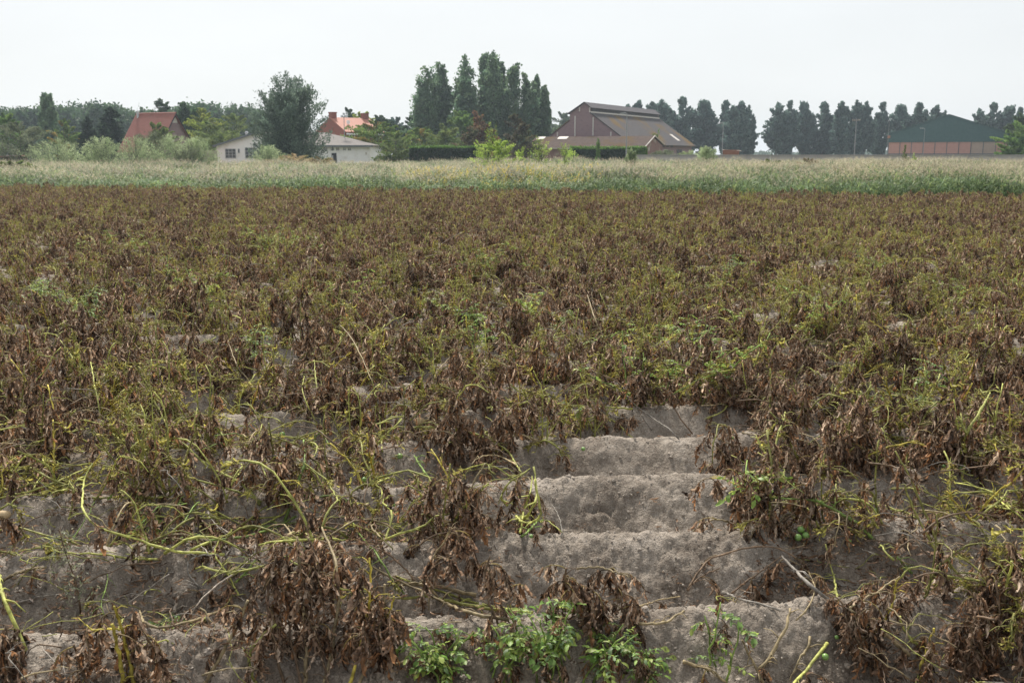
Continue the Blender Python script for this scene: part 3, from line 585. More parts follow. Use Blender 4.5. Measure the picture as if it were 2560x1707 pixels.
rowd = [(1594, 252, 22), (1626, 256, 20), (1655, 250, 26), (1705, 243, 32), (1757, 251, 28), (1811, 253, 22), (1850, 254, 24), (1868, 264, 13),
        (1940, 257, 26), (1972, 252, 18), (2004, 254, 20), (2053, 256, 22), (2098, 255, 22), (2138, 252, 20), (2162, 255, 20), (2203, 256, 22), (2246, 262, 24), (2294, 258, 24), (2334, 264, 20), (2356, 277, 12),
        (2440, 272, 20), (2478, 257, 26), (2518, 264, 22), (2545, 270, 18), (2590, 262, 24), (1570, 262, 16)]
rown = ['first row tree seen above the barn ridge end', 'narrow row tree half hidden by the barn ridge, second of the row', 'row tree rising right above the barn end wall', 'tallest broad tree of the row next to the barn', 'round topped row tree just past the barn roof end',
        'pointed row tree behind the street lamp', 'bushy row tree with double top, last but one before the sky gap', 'low dark row tree closing the row at the sky gap',
        'broad first tree past the sky gap', 'slim pointed tree leaning on the broad tree past the sky gap', 'third tree past the sky gap, round topped', 'fourth tree past the sky gap with see-through middle', 'fifth tree past the sky gap with pointed top',
        'row tree right behind the pale wooden pole', 'dense row tree next to the wooden pole tree', 'row tree with bare leaning trunk beside the green shed', 'row tree above the low eave of the green shed', 'broad row tree above the green shed roof slope', 'row tree nearest the ridge of the green shed', 'small treetop peeking over the green shed ridge',
        'low row tree just beyond the green shed ridge', 'tall dark tree beyond the green shed roof', 'pointed tree beyond the green shed, behind the light bush', 'short tree between dark trees beyond the green shed', 'dark row tree cut by the picture edge', 'low treetop just showing over the barn ridge']
for i, (px, top, hw) in enumerate(rowd):
    plant_tree('row_tree', 'row', 'row', px, top, hw * 1.2, 300 + (i * 37 % 17), rown[i], group=RG_, share='row%d' % (i % 6), seed=900 + i, lead=2 + i % 2)
for px, top, hw, Y, kind, pal, name, lab, ld in (
        (724, 182, 72, 125, 'willow', 'willow', 'willow_tree', 'big grey green willow in front of the white building', 7),
        (126, 233, 17, 175, 'poplar', 'poplar', 'spire_tree', 'thin dark spire tree rising above the wood', 1),
        (50, 303, 58, 120, 'bush', 'greygreen', 'bushy_tree', 'round grey green bushy tree at the picture edge', 1),
        (18, 281, 40, 150, 'round', 'green', 'round_tree', 'green tree behind the round grey bushy tree', 1),
        (222, 292, 42, 150, 'conifer', 'conifer', 'conifer_tree', 'lower dark conifer behind the two feathery willows', 2),
        (282, 270, 34, 155, 'conifer', 'conifer', 'conifer_tree', 'tall pointed dark conifer beside the red roofed house', 1),
        (165, 298, 30, 165, 'round', 'orange', 'round_tree', 'olive tree with orange leaves between spire tree and dark conifers', 1),
        (412, 246, 36, 190, 'round', 'wood', 'round_tree', 'dark spreading tree straight above the red roof', 2),
        (466, 256, 24, 180, 'poplar', 'wood', 'dark_tree', 'dark upright tree behind the gable of the red roofed house', 2),
        (515, 269, 46, 165, 'round', 'yellowgreen', 'round_tree', 'bright yellow green round tree beside the red roofed house', 1),
        (592, 284, 72, 160, 'round', 'olive', 'round_tree', 'wide olive tree above the white gabled wing', 2),
        (552, 312, 42, 152, 'bush', 'olive', 'bushy_tree', 'dark olive bush behind the roof edge of the white gabled wing', 1),
        (390, 306, 42, 128, 'bush', 'olive', 'bushy_tree', 'round olive bush in front of the red roof', 2),
        (872, 270, 30, 210, 'round', 'wood', 'round_tree', 'dark green tree behind the orange roof', 2),
        (903, 279, 46, 195, 'round', 'yellowgreen', 'round_tree', 'light green tree just behind the chimney of the brick house', 1),
        (950, 288, 34, 215, 'round', 'wood', 'round_tree', 'dusky tree behind the round orange tinged tree', 1),
        (993, 294, 26, 235, 'round', 'row', 'round_tree', 'low bluish tree seen against the sky before the poplars', 1),
        (1032, 288, 26, 215, 'round', 'wood', 'round_tree', 'green tree tucked against the first poplar', 1),
        (942, 302, 62, 158, 'round', 'orange', 'round_tree', 'round green tree with orange tinge beside the brick house', 1),
        (990, 328, 38, 140, 'bush', 'olive', 'bushy_tree', 'dark olive bush beside the white railing', 1),
        (1052, 318, 38, 165, 'bush', 'orange', 'bushy_tree', 'olive bush with orange top above the clipped hedge end', 1),
        (1105, 310, 36, 160, 'bush', 'olive', 'bushy_tree', 'even olive bush above the middle of the clipped hedge', 1),
        (1152, 276, 36, 172, 'round', 'green', 'round_tree', 'dark green tree below the broad poplar', 1),
        (1196, 277, 34, 160, 'round', 'rust', 'round_tree', 'reddish brown tree in front of the tallest poplars', 2),
        (1176, 318, 34, 150, 'bush', 'browngreen', 'bushy_tree', 'olive brown bush just behind the hedge beside the lime sapling', 1),
        (1286, 286, 46, 148, 'round', 'browngreen', 'round_tree', 'brown tinged tree between the poplars and the lime sapling', 2),
        (1402, 281, 44, 330, 'round', 'far', 'round_tree', 'hazy pale green tree far behind the barn gable', 1),
        (1440, 276, 40, 345, 'round', 'far', 'round_tree', 'hazy treetop touching the barn roof slope', 1),
        (1374, 316, 24, 250, 'bush', 'far', 'bushy_tree', 'small pale bush between poplars and barn', 1),
        (2550, 302, 36, 165, 'round', 'green', 'round_tree', 'light topped green tree beside the end of the green shed', 2),
        (2552, 280, 30, 190, 'round', 'far', 'round_tree', 'pale green tree behind the light topped one', 1)):
    plant_tree(name, kind, pal, px, top, hw, Y, lab, lead=ld, leafk=(.9 if kind == 'willow' else 1), dens=(1.15 if kind == 'willow' else 1.2 if hw > 40 else 1))
plant_tree('ash_sapling', 'sapling', 'green', 1643, 322, 14, 178, "leafy green sapling in front of the long barn roof")
FG = 'feathery willow shrubs in the reeds'
for px, top, hw, Y, pal, lab, cat in ((142, 344, 48, 92, 'feathery', 'feathery willow shrub beside the round grey tree', 'shrub'), (254, 338, 34, 92, 'feathery', 'upright willow shrub standing before the dark conifers', 'shrub'),
        (338, 340, 38, 90, 'feathery', 'low pale willow shrub under the red roof edge', 'shrub'), (380, 328, 40, 94, 'greygreen', 'dark hearted willow shrub in front of the red roof', 'shrub'), (438, 334, 50, 90, 'feathery', 'largest pale willow shrub covering the house gable', 'shrub'),
        (498, 340, 30, 88, 'feathery', 'loose willow shrub between the house and the white building', 'shrub'), (668, 362, 34, 100, 'feathery', 'small willow shrub against the white gabled wing', 'shrub'), (470, 362, 24, 84, 'greygreen', 'low green willow shrub in front of the others', 'shrub')):
    plant_tree('willow_shrub', 'feather', pal, px, top, hw, Y, lab, cat, FG, leafk=.9)
for px, top, hw, Y, kind, pal, base, lab, cat, nm in ((1232, 306, 34, 74, 'sapling', 'lime', 428, 'tall lime green poplar sapling in the reeds below the poplars', 'sapling', 'poplar_sapling'),
        (1246, 346, 46, 73, 'bush', 'lime', 426, 'bushy lime green growth around the foot of the tall lime sapling', 'shrub', 'leafy_shrub'), (1348, 338, 26, 76, 'sapling', 'lime', 426, 'bright lime sapling beside the barn', 'sapling', 'poplar_sapling'),
        (1306, 366, 13, 78, 'sapling', 'lime', 426, 'small lime sapling between the two taller ones', 'sapling', 'poplar_sapling'), (1412, 356, 19, 78, 'sapling', 'lime', 424, 'small lime sapling in front of the low mossy roof', 'sapling', 'poplar_sapling'),
        (1578, 370, 10, 72, 'feather', 'feathery', 428, 'narrow grey green shrub at the foot of the tall street lamp', 'shrub', 'leafy_shrub'), (1768, 365, 22, 90, 'feather', 'feathery', 420, 'pale willow shrub in front of the concrete wall', 'shrub', 'leafy_shrub'),
        (1496, 346, 7, 130, 'sapling', 'green', 392, 'little dark sapling poking above the clipped hedge', 'sapling', 'ash_sapling'), (1425, 372, 16, 132, 'bush', 'green', 395, 'ivy green bush before the low building windows', 'shrub', 'leafy_shrub'),
        (1660, 374, 26, 128, 'feather', 'greygreen', 400, 'pale shrub below the low building gable', 'shrub', 'leafy_shrub'), (1720, 376, 20, 128, 'feather', 'feathery', 400, 'loose pale shrub under the barn side wall', 'shrub', 'leafy_shrub'),
        (2263, 362, 8, 82, 'sapling', 'olive', 425, 'slim sapling in front of the dusty red panels', 'sapling', 'ash_sapling'), (2283, 382, 8, 80, 'sapling', 'lime', 425, 'tiny yellow green sapling in front of the dusty red panels', 'sapling', 'ash_sapling'),
        (735, 384, 44, 84, 'bush', 'brown', 424, 'brown seeded bush below the big willow', 'shrub', 'seed_bush'), (800, 392, 34, 84, 'bush', 'brown', 424, 'low brown seeded bush below the white long wing', 'shrub', 'seed_bush'),
        (1930, 398, 34, 72, 'bush', 'olive', 430, 'low olive brown bush in the reeds below the sky gap', 'shrub', 'seed_bush'), (2022, 396, 28, 76, 'bush', 'brown', 428, 'low brown bush in the reeds before the tree row', 'shrub', 'seed_bush'), (30, 402, 40, 66, 'bush', 'olive', 436, 'low olive bush in the reeds at the picture edge', 'shrub', 'seed_bush')):
    plant_tree(nm, kind, pal, px, top, hw, Y, lab, cat, leafk=.8)

# the wood far behind the houses, one mass of crowns; and the faint tree line on the horizon
def mass(name, n, x_of, Y_of, top_of, hw, pal, label, leaf, per, seed, base=390):
    rg = np.random.default_rng(seed); m = MB(); pc = np.array(PAL[pal])
    for i in range(n):
        px, Y = x_of(i, rg), Y_of(i, rg); X = X_at(px, Y); zt = Z_at(top_of(px, rg), Y); r = hw / FPX * Y * rg.uniform(.8, 1.3); h = zt - GZ0
        k = 30; tt = rg.uniform(.05, 1, k); a = rg.uniform(0, 6.28, k); rr = prof('bush', tt) * r * rg.uniform(.5, 1, k)
        cc = np.stack([X + np.cos(a) * rr, Y + np.sin(a) * rr, GZ0 + h * tt * .96], -1); pi_ = rg.integers(0, k, per); C = cc[pi_] + rg.normal(0, 1, (per, 3)) * np.array([r * .2, r * .2, h * .05])
        d = norm(rg.normal(0, 1, (per, 3)) + np.array([0, 0, .4])); s_ = norm(np.cross(d, rg.normal(0, 1, (per, 3)))); L = leaf * rg.uniform(.6, 1.4, per)[:, None]
        V = np.stack([C - d * L * .5, C + s_ * L * .38, C + d * L * .5, C - s_ * L * .38], 1).reshape(-1, 3)
        tint = pc[rg.integers(0, 3)] * rg.uniform(.8, 1.2); c = (tint * .6 + pc[rg.integers(0, 3, k)][pi_] * .4) * rg.uniform(.8, 1.2, per)[:, None]
        m.add(V, np.arange(per * 4).reshape(per, 4), np.repeat(c, 4, 0))
    m.obj(name, M_TREE, label=label, kind='stuff')
mass('distant_wood', 130, lambda i, r: -180 + i * 6.9 + r.uniform(-8, 8), lambda i, r: 265 + (i * 31 % 60), lambda px, r: 272 + 7 * math.sin(px * .021) + r.uniform(-8, 8) + max(0, px - 600) * .08, 24, 'wood', 'dark green wood behind the houses', .8, 1300, 5)
mass('horizon_trees', 60, lambda i, r: 1850 + i * 16 + r.uniform(-9, 9), lambda i, r: 760 + r.uniform(0, 80), lambda px, r: 379 + r.uniform(-3, 3), 16, 'far', 'faint pale tree line on the horizon under the row of trees', 1.3, 240, 6)
# ------------------------------------------------------------------ scattering of ground cover (one object each)
def scatter(name, P, idx, rot, scl, protos, label, smooth=True):
    me = bpy.data.meshes.new(name); P = np.asarray(P, np.float32)
    me.vertices.add(len(P)); me.vertices.foreach_set('co', P.ravel())
    for an, tp, key, dat in (('idx', 'INT', 'value', np.asarray(idx, np.int32)), ('rot', 'FLOAT_VECTOR', 'vector', np.asarray(rot, np.float32).ravel()), ('scl', 'FLOAT_VECTOR', 'vector', np.asarray(scl, np.float32).ravel())):
        me.attributes.new(an, tp, 'POINT').data.foreach_set(key, dat)
    cl = bpy.data.collections.new(name + '_pieces')
    for i, pm in enumerate(protos): cl.objects.link(bpy.data.objects.new('%s_piece_%02d' % (name, i), pm))
    ng = bpy.data.node_groups.new(name, 'GeometryNodeTree')
    ng.interface.new_socket('Geometry', in_out='INPUT', socket_type='NodeSocketGeometry'); ng.interface.new_socket('Geometry', in_out='OUTPUT', socket_type='NodeSocketGeometry')
    gi, go = ng.nodes.new('NodeGroupInput'), ng.nodes.new('NodeGroupOutput'); ip = ng.nodes.new('GeometryNodeInstanceOnPoints'); ci = ng.nodes.new('GeometryNodeCollectionInfo')
    ci.inputs['Collection'].default_value = cl; ci.inputs['Separate Children'].default_value = True; ci.inputs['Reset Children'].default_value = True
    ip.inputs['Pick Instance'].default_value = True; L = ng.links
    L.new(gi.outputs[0], ip.inputs['Points']); L.new(ci.outputs[0], ip.inputs['Instance'])
    for an, tp, so in (('idx', 'INT', 'Instance Index'), ('rot', 'FLOAT_VECTOR', 'Rotation'), ('scl', 'FLOAT_VECTOR', 'Scale')):
        a = ng.nodes.new('GeometryNodeInputNamedAttribute'); a.data_type = tp; a.inputs['Name'].default_value = an; L.new(a.outputs['Attribute'], ip.inputs[so])
    L.new(ip.outputs[0], go.inputs[0])
    o = link(name, me, label=label, kind='stuff'); o.modifiers.new('scatter', 'NODES').node_group = ng
    return o

# ------------------------------------------------------------------ reeds and weeds of the ditch and the wet land behind it
def blades(rg, P0, D, L, Wd, sag, seg=4):
    """ribbon leaves from P0 in direction D, length L, drooping."""
    n = len(P0); t = np.linspace(0, 1, seg + 1)
    s_ = norm(np.cross(D, np.array([0, 0, 1.]) + rg.normal(0, .25, (n, 3)))); C = P0[:, None] + D[:, None] * (L[:, None] * t)[..., None]
    C[..., 2] -= (sag * L)[:, None] * t ** 2; w_ = Wd[:, None] * (np.minimum(1, .5 + t * 3) * (1 - t ** 2.2) + .03)
    V = np.stack([C - s_[:, None] * w_[..., None], C + s_[:, None] * w_[..., None]], 2)     # n, seg+1, 2, 3
    b = (np.arange(n) * (seg + 1) * 2)[:, None]; k = np.arange(seg)[None] * 2
    F = np.stack([b + k, b + k + 1, b + k + 3, b + k + 2], -1).reshape(-1, 4)
    return V.reshape(-1, 3), F, (seg + 1) * 2
def reed_proto(seed, kind):
    rg = np.random.default_rng(seed); m = MB(); ns = 26 if kind != 'herb' else 18
    G = np.array([(.125, .20, .08), (.10, .165, .075), (.165, .235, .105), (.165, .23, .135), (.215, .27, .10)])
    if kind == 'yellow': G = np.array([(.25, .23, .05), (.17, .20, .05), (.13, .18, .05)])
    if kind == 'tan': G = np.array([(.42, .25, .10), (.36, .27, .14), (.2, .2, .1)])
    if kind == 'herb': G = np.array([(.13, .20, .085), (.18, .25, .11), (.21, .22, .11)])
    for i in range(ns):
        r, a = .55 * math.sqrt(rg.uniform()), rg.uniform(0, 6.28); h = rg.uniform(.95, 1.5) if kind != 'tan' else rg.uniform(.6, 1.0); lean = rg.normal(0, .09, 2)
        p0 = np.array([r * math.cos(a), r * math.sin(a), 0]); p1 = p0 + np.array([lean[0] * h, lean[1] * h, h])
        c0 = G[rg.integers(len(G))] * rg.uniform(.75, 1.25)
        m.tube([p0, (p0 + p1) / 2, p1], [.006, .005, .003], 3, c0 * .9)
        k = rg.integers(6, 10); t = rg.uniform(.15, .97, k)[:, None]; ao = rg.uniform(0, 6.28, k); el = rg.uniform(.35, 1.1, k)
        D = np.stack([np.cos(ao) * np.cos(el), np.sin(ao) * np.cos(el), np.sin(el)], -1)
        L = rg.uniform(.25, .5, k) if kind in ('reed', 'plume') else rg.uniform(.10, .22, k); W_ = rg.uniform(.008, .015, k) if kind in ('reed', 'plume') else rg.uniform(.014, .026, k)
        V, F, q = blades(rg, p0 + (p1 - p0) * t, D, L, W_, rg.uniform(.2, .9, k)); m.add(V, F, np.repeat(c0 * rg.uniform(.8, 1.25, (k, 1)), q, 0))
        if (kind == 'plume' and rg.uniform() < .8) or (kind == 'yellow' and rg.uniform() < .75) or (kind == 'herb' and rg.uniform() < .5):
            pc = {'plume': (.38, .335, .235), 'yellow': (.50, .40, .05), 'herb': (.38, .34, .24)}[kind]; k = 12; t = rg.uniform(0, 1, k); ao = rg.uniform(0, 6.28, k)
            nod = np.array([lean[0] + .12, lean[1], 0]) * .9; ph = rg.uniform(.18, .3); B = p1 + np.stack([t * nod[0], t * nod[1], t * ph], -1)
            D = norm(np.stack([np.cos(ao) * .55 + .3, np.sin(ao) * .55, .5 + 0 * ao], -1)); V, F, q = blades(rg, B, D, rg.uniform(.07, .15, k) * (1.25 - t), rg.uniform(.010, .018, k), rg.uniform(.3, 1, k), 2)
            m.add(V, F, np.repeat(np.array(pc) * rg.uniform(.75, 1.3, (k, 1)) * np.array([[1, 1, 1]]), q, 0))
    return m.mesh('reed_tuft', [M_REED])
kinds = ['reed'] * 4 + ['plume'] * 5 + ['yellow'] * 2 + ['herb'] * 3 + ['tan']
rp = [reed_proto(700 + i, k) for i, k in enumerate(kinds)]
rg = np.random.default_rng(77); n = 30000
Y = np.exp(rg.uniform(math.log(33), math.log(118), n)); X = rg.uniform(-.66, .66, n) * Y; dY = Y - (y_end(X) + .9 + 1.5 * (vn(X * .55, X * 0, 97) - .4) + .8 * (vn(X * 2.1, X * 0, 98) - .5))
keep = (dY > 0) & (rg.uniform(0, 1, n) < np.where(dY < 8, 1.0, .75)); X, Y, dY = X[keep], Y[keep], dY[keep]; n = len(X)
px = 1280 + FPX * X / Y; pt = .5 * vn(X * .12, Y * .10, 91) + .5 * vn(X * .45, Y * .2, 92); pt2 = vn(X * .22 + 9, Y * .16, 95); r = rg.uniform(0, 1, n)
kd = np.where(dY < 1.7, rg.integers(0, 4, n), np.where(r < .16 + .5 * (pt - .5), rg.integers(4, 9, n), np.where(r < .70, rg.integers(0, 4, n), rg.integers(11, 14, n))))
yel = ((np.abs(px - 1170) < 170) & (np.abs(dY - 6) < 5) | (np.abs(px - 1400) < 80) & (np.abs(dY - 5) < 3.5) ) & (rg.uniform(0, 1, n) < .08)
kd = np.where(yel, rg.integers(9, 11, n), kd)
tan = ((np.hypot((px - 100) / 32, (dY - 9) / 3) < 1) | (np.hypot((px - 238) / 16, (dY - 9) / 2.5) < 1)) & (rg.uniform(0, 1, n) < .85); kd = np.where(tan, 14, kd)
base = np.where(dY < 2.5, -.72 + .05 * dY, np.minimum(-.6 + .03 * dY, -.42)) + np.where(tan, .3, 0)
hs = np.interp(dY, [0, 3, 14, 40], [.84, .88, .92, .92]) * np.interp(px, [900, 1300], [.96, 1.07]) * (.72 + .52 * pt) * rg.uniform(.82, 1.1, n)
scatter('reeds', np.stack([X, Y, base], -1), kd, np.stack([rg.normal(0, .05, n), rg.normal(0, .05, n), rg.uniform(0, 6.28, n)], -1),
        np.stack([1.0 + 0 * hs, 1.0 + 0 * hs, hs], -1), rp, 'belt of green and pinkish plumed reeds and weeds behind the potato field')

# ------------------------------------------------------------------ potato plant pieces: shrivelled leaves, fresh leaves, stems
def leaflets(rg, P, D, Nn, L, W, curl, fold, twist, rows=4, jit=.14, fat=.8):
    n = len(P); v = np.linspace(0, 1, rows + 1); S_ = norm(np.cross(D, Nn)); Nn = np.cross(S_, D)
    wp = np.sin(math.pi * (v * .93 + .03)) ** fat; a = curl[:, None] * v; ca, sa = np.cos(a), np.sin(a)
    step = ca[..., None] * D[:, None] + sa[..., None] * Nn[:, None]; C = P[:, None] + np.concatenate([np.zeros((n, 1, 3)), np.cumsum((step[:, 1:] + step[:, :-1]) / 2, 1)], 1) * (L / rows)[:, None, None]
    nl = -sa[..., None] * D[:, None] + ca[..., None] * Nn[:, None]; tw = (twist[:, None] * v)[..., None]
    sv = np.cos(tw) * S_[:, None] + np.sin(tw) * nl; nv = -np.sin(tw) * S_[:, None] + np.cos(tw) * nl
    w_ = (W[:, None] * wp)[..., None]; cf, sf = np.cos(fold)[:, None, None], np.sin(fold)[:, None, None]
    V = np.stack([C - w_ * cf * sv + w_ * sf * nv, C, C + w_ * cf * sv + w_ * sf * nv], 2); V = V + rg.normal(0, 1, V.shape) * (jit * W)[:, None, None, None]
    b = (np.arange(n) * (rows + 1) * 3)[:, None, None]; i = (np.arange(rows) * 3)[None, :, None]; j = np.arange(2)[None, None]
    F = np.stack([b + i + j, b + i + j + 1, b + i + j + 4, b + i + j + 3], -1).reshape(-1, 4)
    return V.reshape(-1, 3), F, (rows + 1) * 3
WCOL = np.array([(.09, .058, .040), (.20, .128, .083), (.285, .192, .130), (.36, .262, .185), (.45, .35, .265), (.29, .155, .078), (.24, .16, .112)])
def withered(seed, size=1.0, olive=False):
    """one shrivelled compound leaf hanging from the origin, stalk leaving along +x."""
    rg = np.random.default_rng(seed); m = MB(); l = rg.uniform(.05, .12) * size; k = 6; t = np.linspace(0, 1, k); e = rg.uniform(.0, .7) - t * rg.uniform(1.3, 2.3); e = np.maximum(e, -1.5)
    st = np.stack([np.cos(e), rg.normal(0, .12, k), np.sin(e)], -1) * l / (k - 1); P = np.concatenate([[np.zeros(3)], np.cumsum(st[1:], 0)])
    sc = np.array([.30, .30, .07]) if olive else np.array(random.Random(seed).choice([(.13, .09, .05), (.2, .15, .08), (.30, .24, .09), (.10, .07, .045)]))
    m.tube(P, np.linspace(.0022, .0011, k), 3, sc)
    n = rg.integers(11, 18); ti = np.sort(rg.uniform(.25, 1, n)); ti[-2:] = 1; B = np.stack([np.interp(ti, t, P[:, q]) for q in range(3)], -1)
    D = norm(np.stack([rg.normal(.06, .26, n), rg.normal(0, .28, n), rg.uniform(-1.5, -.7, n)], -1)); Nn = norm(rg.normal(0, 1, (n, 3)))
    L = rg.uniform(.030, .070, n) * size; W = L * rg.uniform(.065, .15, n)
    if olive: L *= .75; W *= .8; D = norm(D + np.array([.3, 0, .9]))
    V, F, q = leaflets(rg, B, D, Nn, L, W, rg.normal(0, .9, n), rg.uniform(.6, 1.5, n), rg.normal(0, 2.4, n), 6, .42)
    c = WCOL[rg.integers(0, len(WCOL), n)] if not olive else np.array([(.34, .32, .085), (.40, .36, .09), (.26, .24, .08), (.22, .16, .08)])[rg.integers(0, 4, n)]
    c = np.repeat(c * rg.uniform(.75, 1.25, (n, 1)), q, 0) * rg.uniform(.6, 1.4, (n * q, 1)); m.add(V, F, c)
    return m
def fresh(seed, size=1.0, lime=False):
    """one living compound leaf: stalk, side leaflets in pairs and an end leaflet, slightly drooping."""
    rg = np.random.default_rng(seed); m = MB(); l = rg.uniform(.11, .17) * size; k = 6; t = np.linspace(0, 1, k); e = rg.uniform(.2, .9) - t * rg.uniform(.5, 1.3)
    st = np.stack([np.cos(e), rg.normal(0, .08, k), np.sin(e)], -1) * l / (k - 1); P = np.concatenate([[np.zeros(3)], np.cumsum(st[1:], 0)])
    G = np.array([(.14, .24, .055), (.19, .29, .06), (.14, .21, .095), (.27, .33, .085)]) if not lime else np.array([(.20, .30, .06), (.26, .34, .07), (.15, .24, .05), (.30, .33, .08)])
    m.tube(P, np.linspace(.002, .001, k), 3, G[1] * 1.2); ti = np.array([.35, .35, .55, .55, .78, .78, 1.0]); n = len(ti); sg = np.array([1, -1, 1, -1, 1, -1, 0]); B = np.stack([np.interp(ti, t, P[:, q]) for q in range(3)], -1)
    fw = norm(np.gradient(P, axis=0)); Fw = np.stack([np.interp(ti, t, fw[:, q]) for q in range(3)], -1); sd_ = np.array([0, 1., 0])
    D = norm(Fw * .55 + sg[:, None] * sd_ * .9 + rg.normal(0, .18, (n, 3)) + np.array([0, 0, -.1])); Nn = norm(np.array([0, 0, 1.]) + rg.normal(0, .3, (n, 3)))
    L = np.array([.03, .03, .038, .038, .042, .042, .055]) * size * rg.uniform(.8, 1.2, n); W = L * rg.uniform(.22, .33, n)
    V, F, q = leaflets(rg, B, D, Nn, L, W, -rg.uniform(-.3, 1.5, n), rg.uniform(.1, .8, n), rg.normal(0, .6, n), 4, .12, .7)
    c = np.repeat(G[rg.integers(0, 4, n)] * rg.uniform(.85, 1.2, (n, 1)), q, 0); hole = rg.uniform(0, 1, (len(c), 1)) < .06; c = np.where(hole, np.array([[.07, .05, .03]]), c); m.add(V, F, c)
    return m
POOL = {'w': [withered(100 + i, .85 + .3 * (i % 5) / 4) for i in range(16)], 'o': [withered(200 + i, .8, True) for i in range(6)], 'g': [fresh(300 + i) for i in range(8)], 'l': [fresh(400 + i, 1, True) for i in range(6)]}
PMAT = {'w': M_WITH, 'o': M_WITH, 'g': M_GREEN, 'l': M_GREEN}; PNAME = {'w': 'withered_leaf', 'o': 'shrivelled_leaf', 'g': 'green_leaf', 'l': 'lime_leaf'}
PMESH = {k: [m.mesh(PNAME[k], [PMAT[k]], True) for m in v] for k, v in POOL.items()}
PRAW = {k: [(np.concatenate(m.V), m.F, np.concatenate(m.C)) for m in v] for k, v in POOL.items()}
TINT = dict(lime=(.44, .45, .135), green=(.23, .33, .085), yellow=(.52, .44, .09), straw=(.38, .305, .18), grey=(.27, .245, .215), brown=(.21, .145, .095), white=(.46, .40, .335), olive=(.29, .285, .09))

def stem_path(rg, az, kind, L):
    n = 10; t = np.linspace(0, 1, n)
    e0, dr = {'up': (rg.uniform(1.0, 1.5), rg.uniform(.1, 1.0)), 'arch': (rg.uniform(.8, 1.35), rg.uniform(1.5, 2.6)), 'fallen': (rg.uniform(.1, .55), rg.uniform(.4, 1.0))}[kind]
    e = e0 - dr * t ** 1.3 + np.cumsum(rg.normal(0, .16, n)); a = az + np.cumsum(rg.normal(0, .24, n))
    P = np.concatenate([[np.zeros(3)], np.cumsum(np.stack([np.cos(a) * np.cos(e), np.sin(a) * np.cos(e), np.sin(e)], -1)[1:] * L / (n - 1), 0)])
    P[:, 2] = np.maximum(P[:, 2], .012 - .5 * np.minimum(np.abs(P[:, 1]), .38)); return P
def place(az, p, sc, tilt=0.0):
    c, s = math.cos(az), math.sin(az); return (np.array([[c, -s, 0], [s, c, 0], [0, 0, 1]]) * sc, np.asarray(p))
def add_stem(rg, P, r0, r1, tint, spurs=4, sides=5):
    m = MB(); n = len(P); r = np.linspace(r0, r1, n); r = r * (1 + .18 * (np.arange(n) % 3 == 0)) * rg.uniform(.85, 1.15, n); c = np.array(TINT[tint]) * rg.uniform(.8, 1.2); cc = np.repeat(c * np.linspace(rg.uniform(.75, 1.1), 1.15, n)[:, None] * rg.uniform(.66, 1.2, (n, 1)), sides, 0)
    V, F = tube(P, r, sides); m.add(V, F, cc)
    for k in range(spurs):                    # bare leaf stalks
        i = rg.integers(2, n - 1); a = rg.uniform(0, 6.28); l = rg.uniform(.03, .10); d = norm((P[i + 1 if i + 1 < n else i] - P[i - 1]) * 8 + np.array([math.cos(a), math.sin(a), .35]) * .6)
        q = np.array([P[i], P[i] + d * l * .5, P[i] + d * l + np.array([0, 0, -.3 * l])]); m.tube(q, [r1 * .7, r1 * .5, r1 * .3], 3, c * 1.05)
    return m
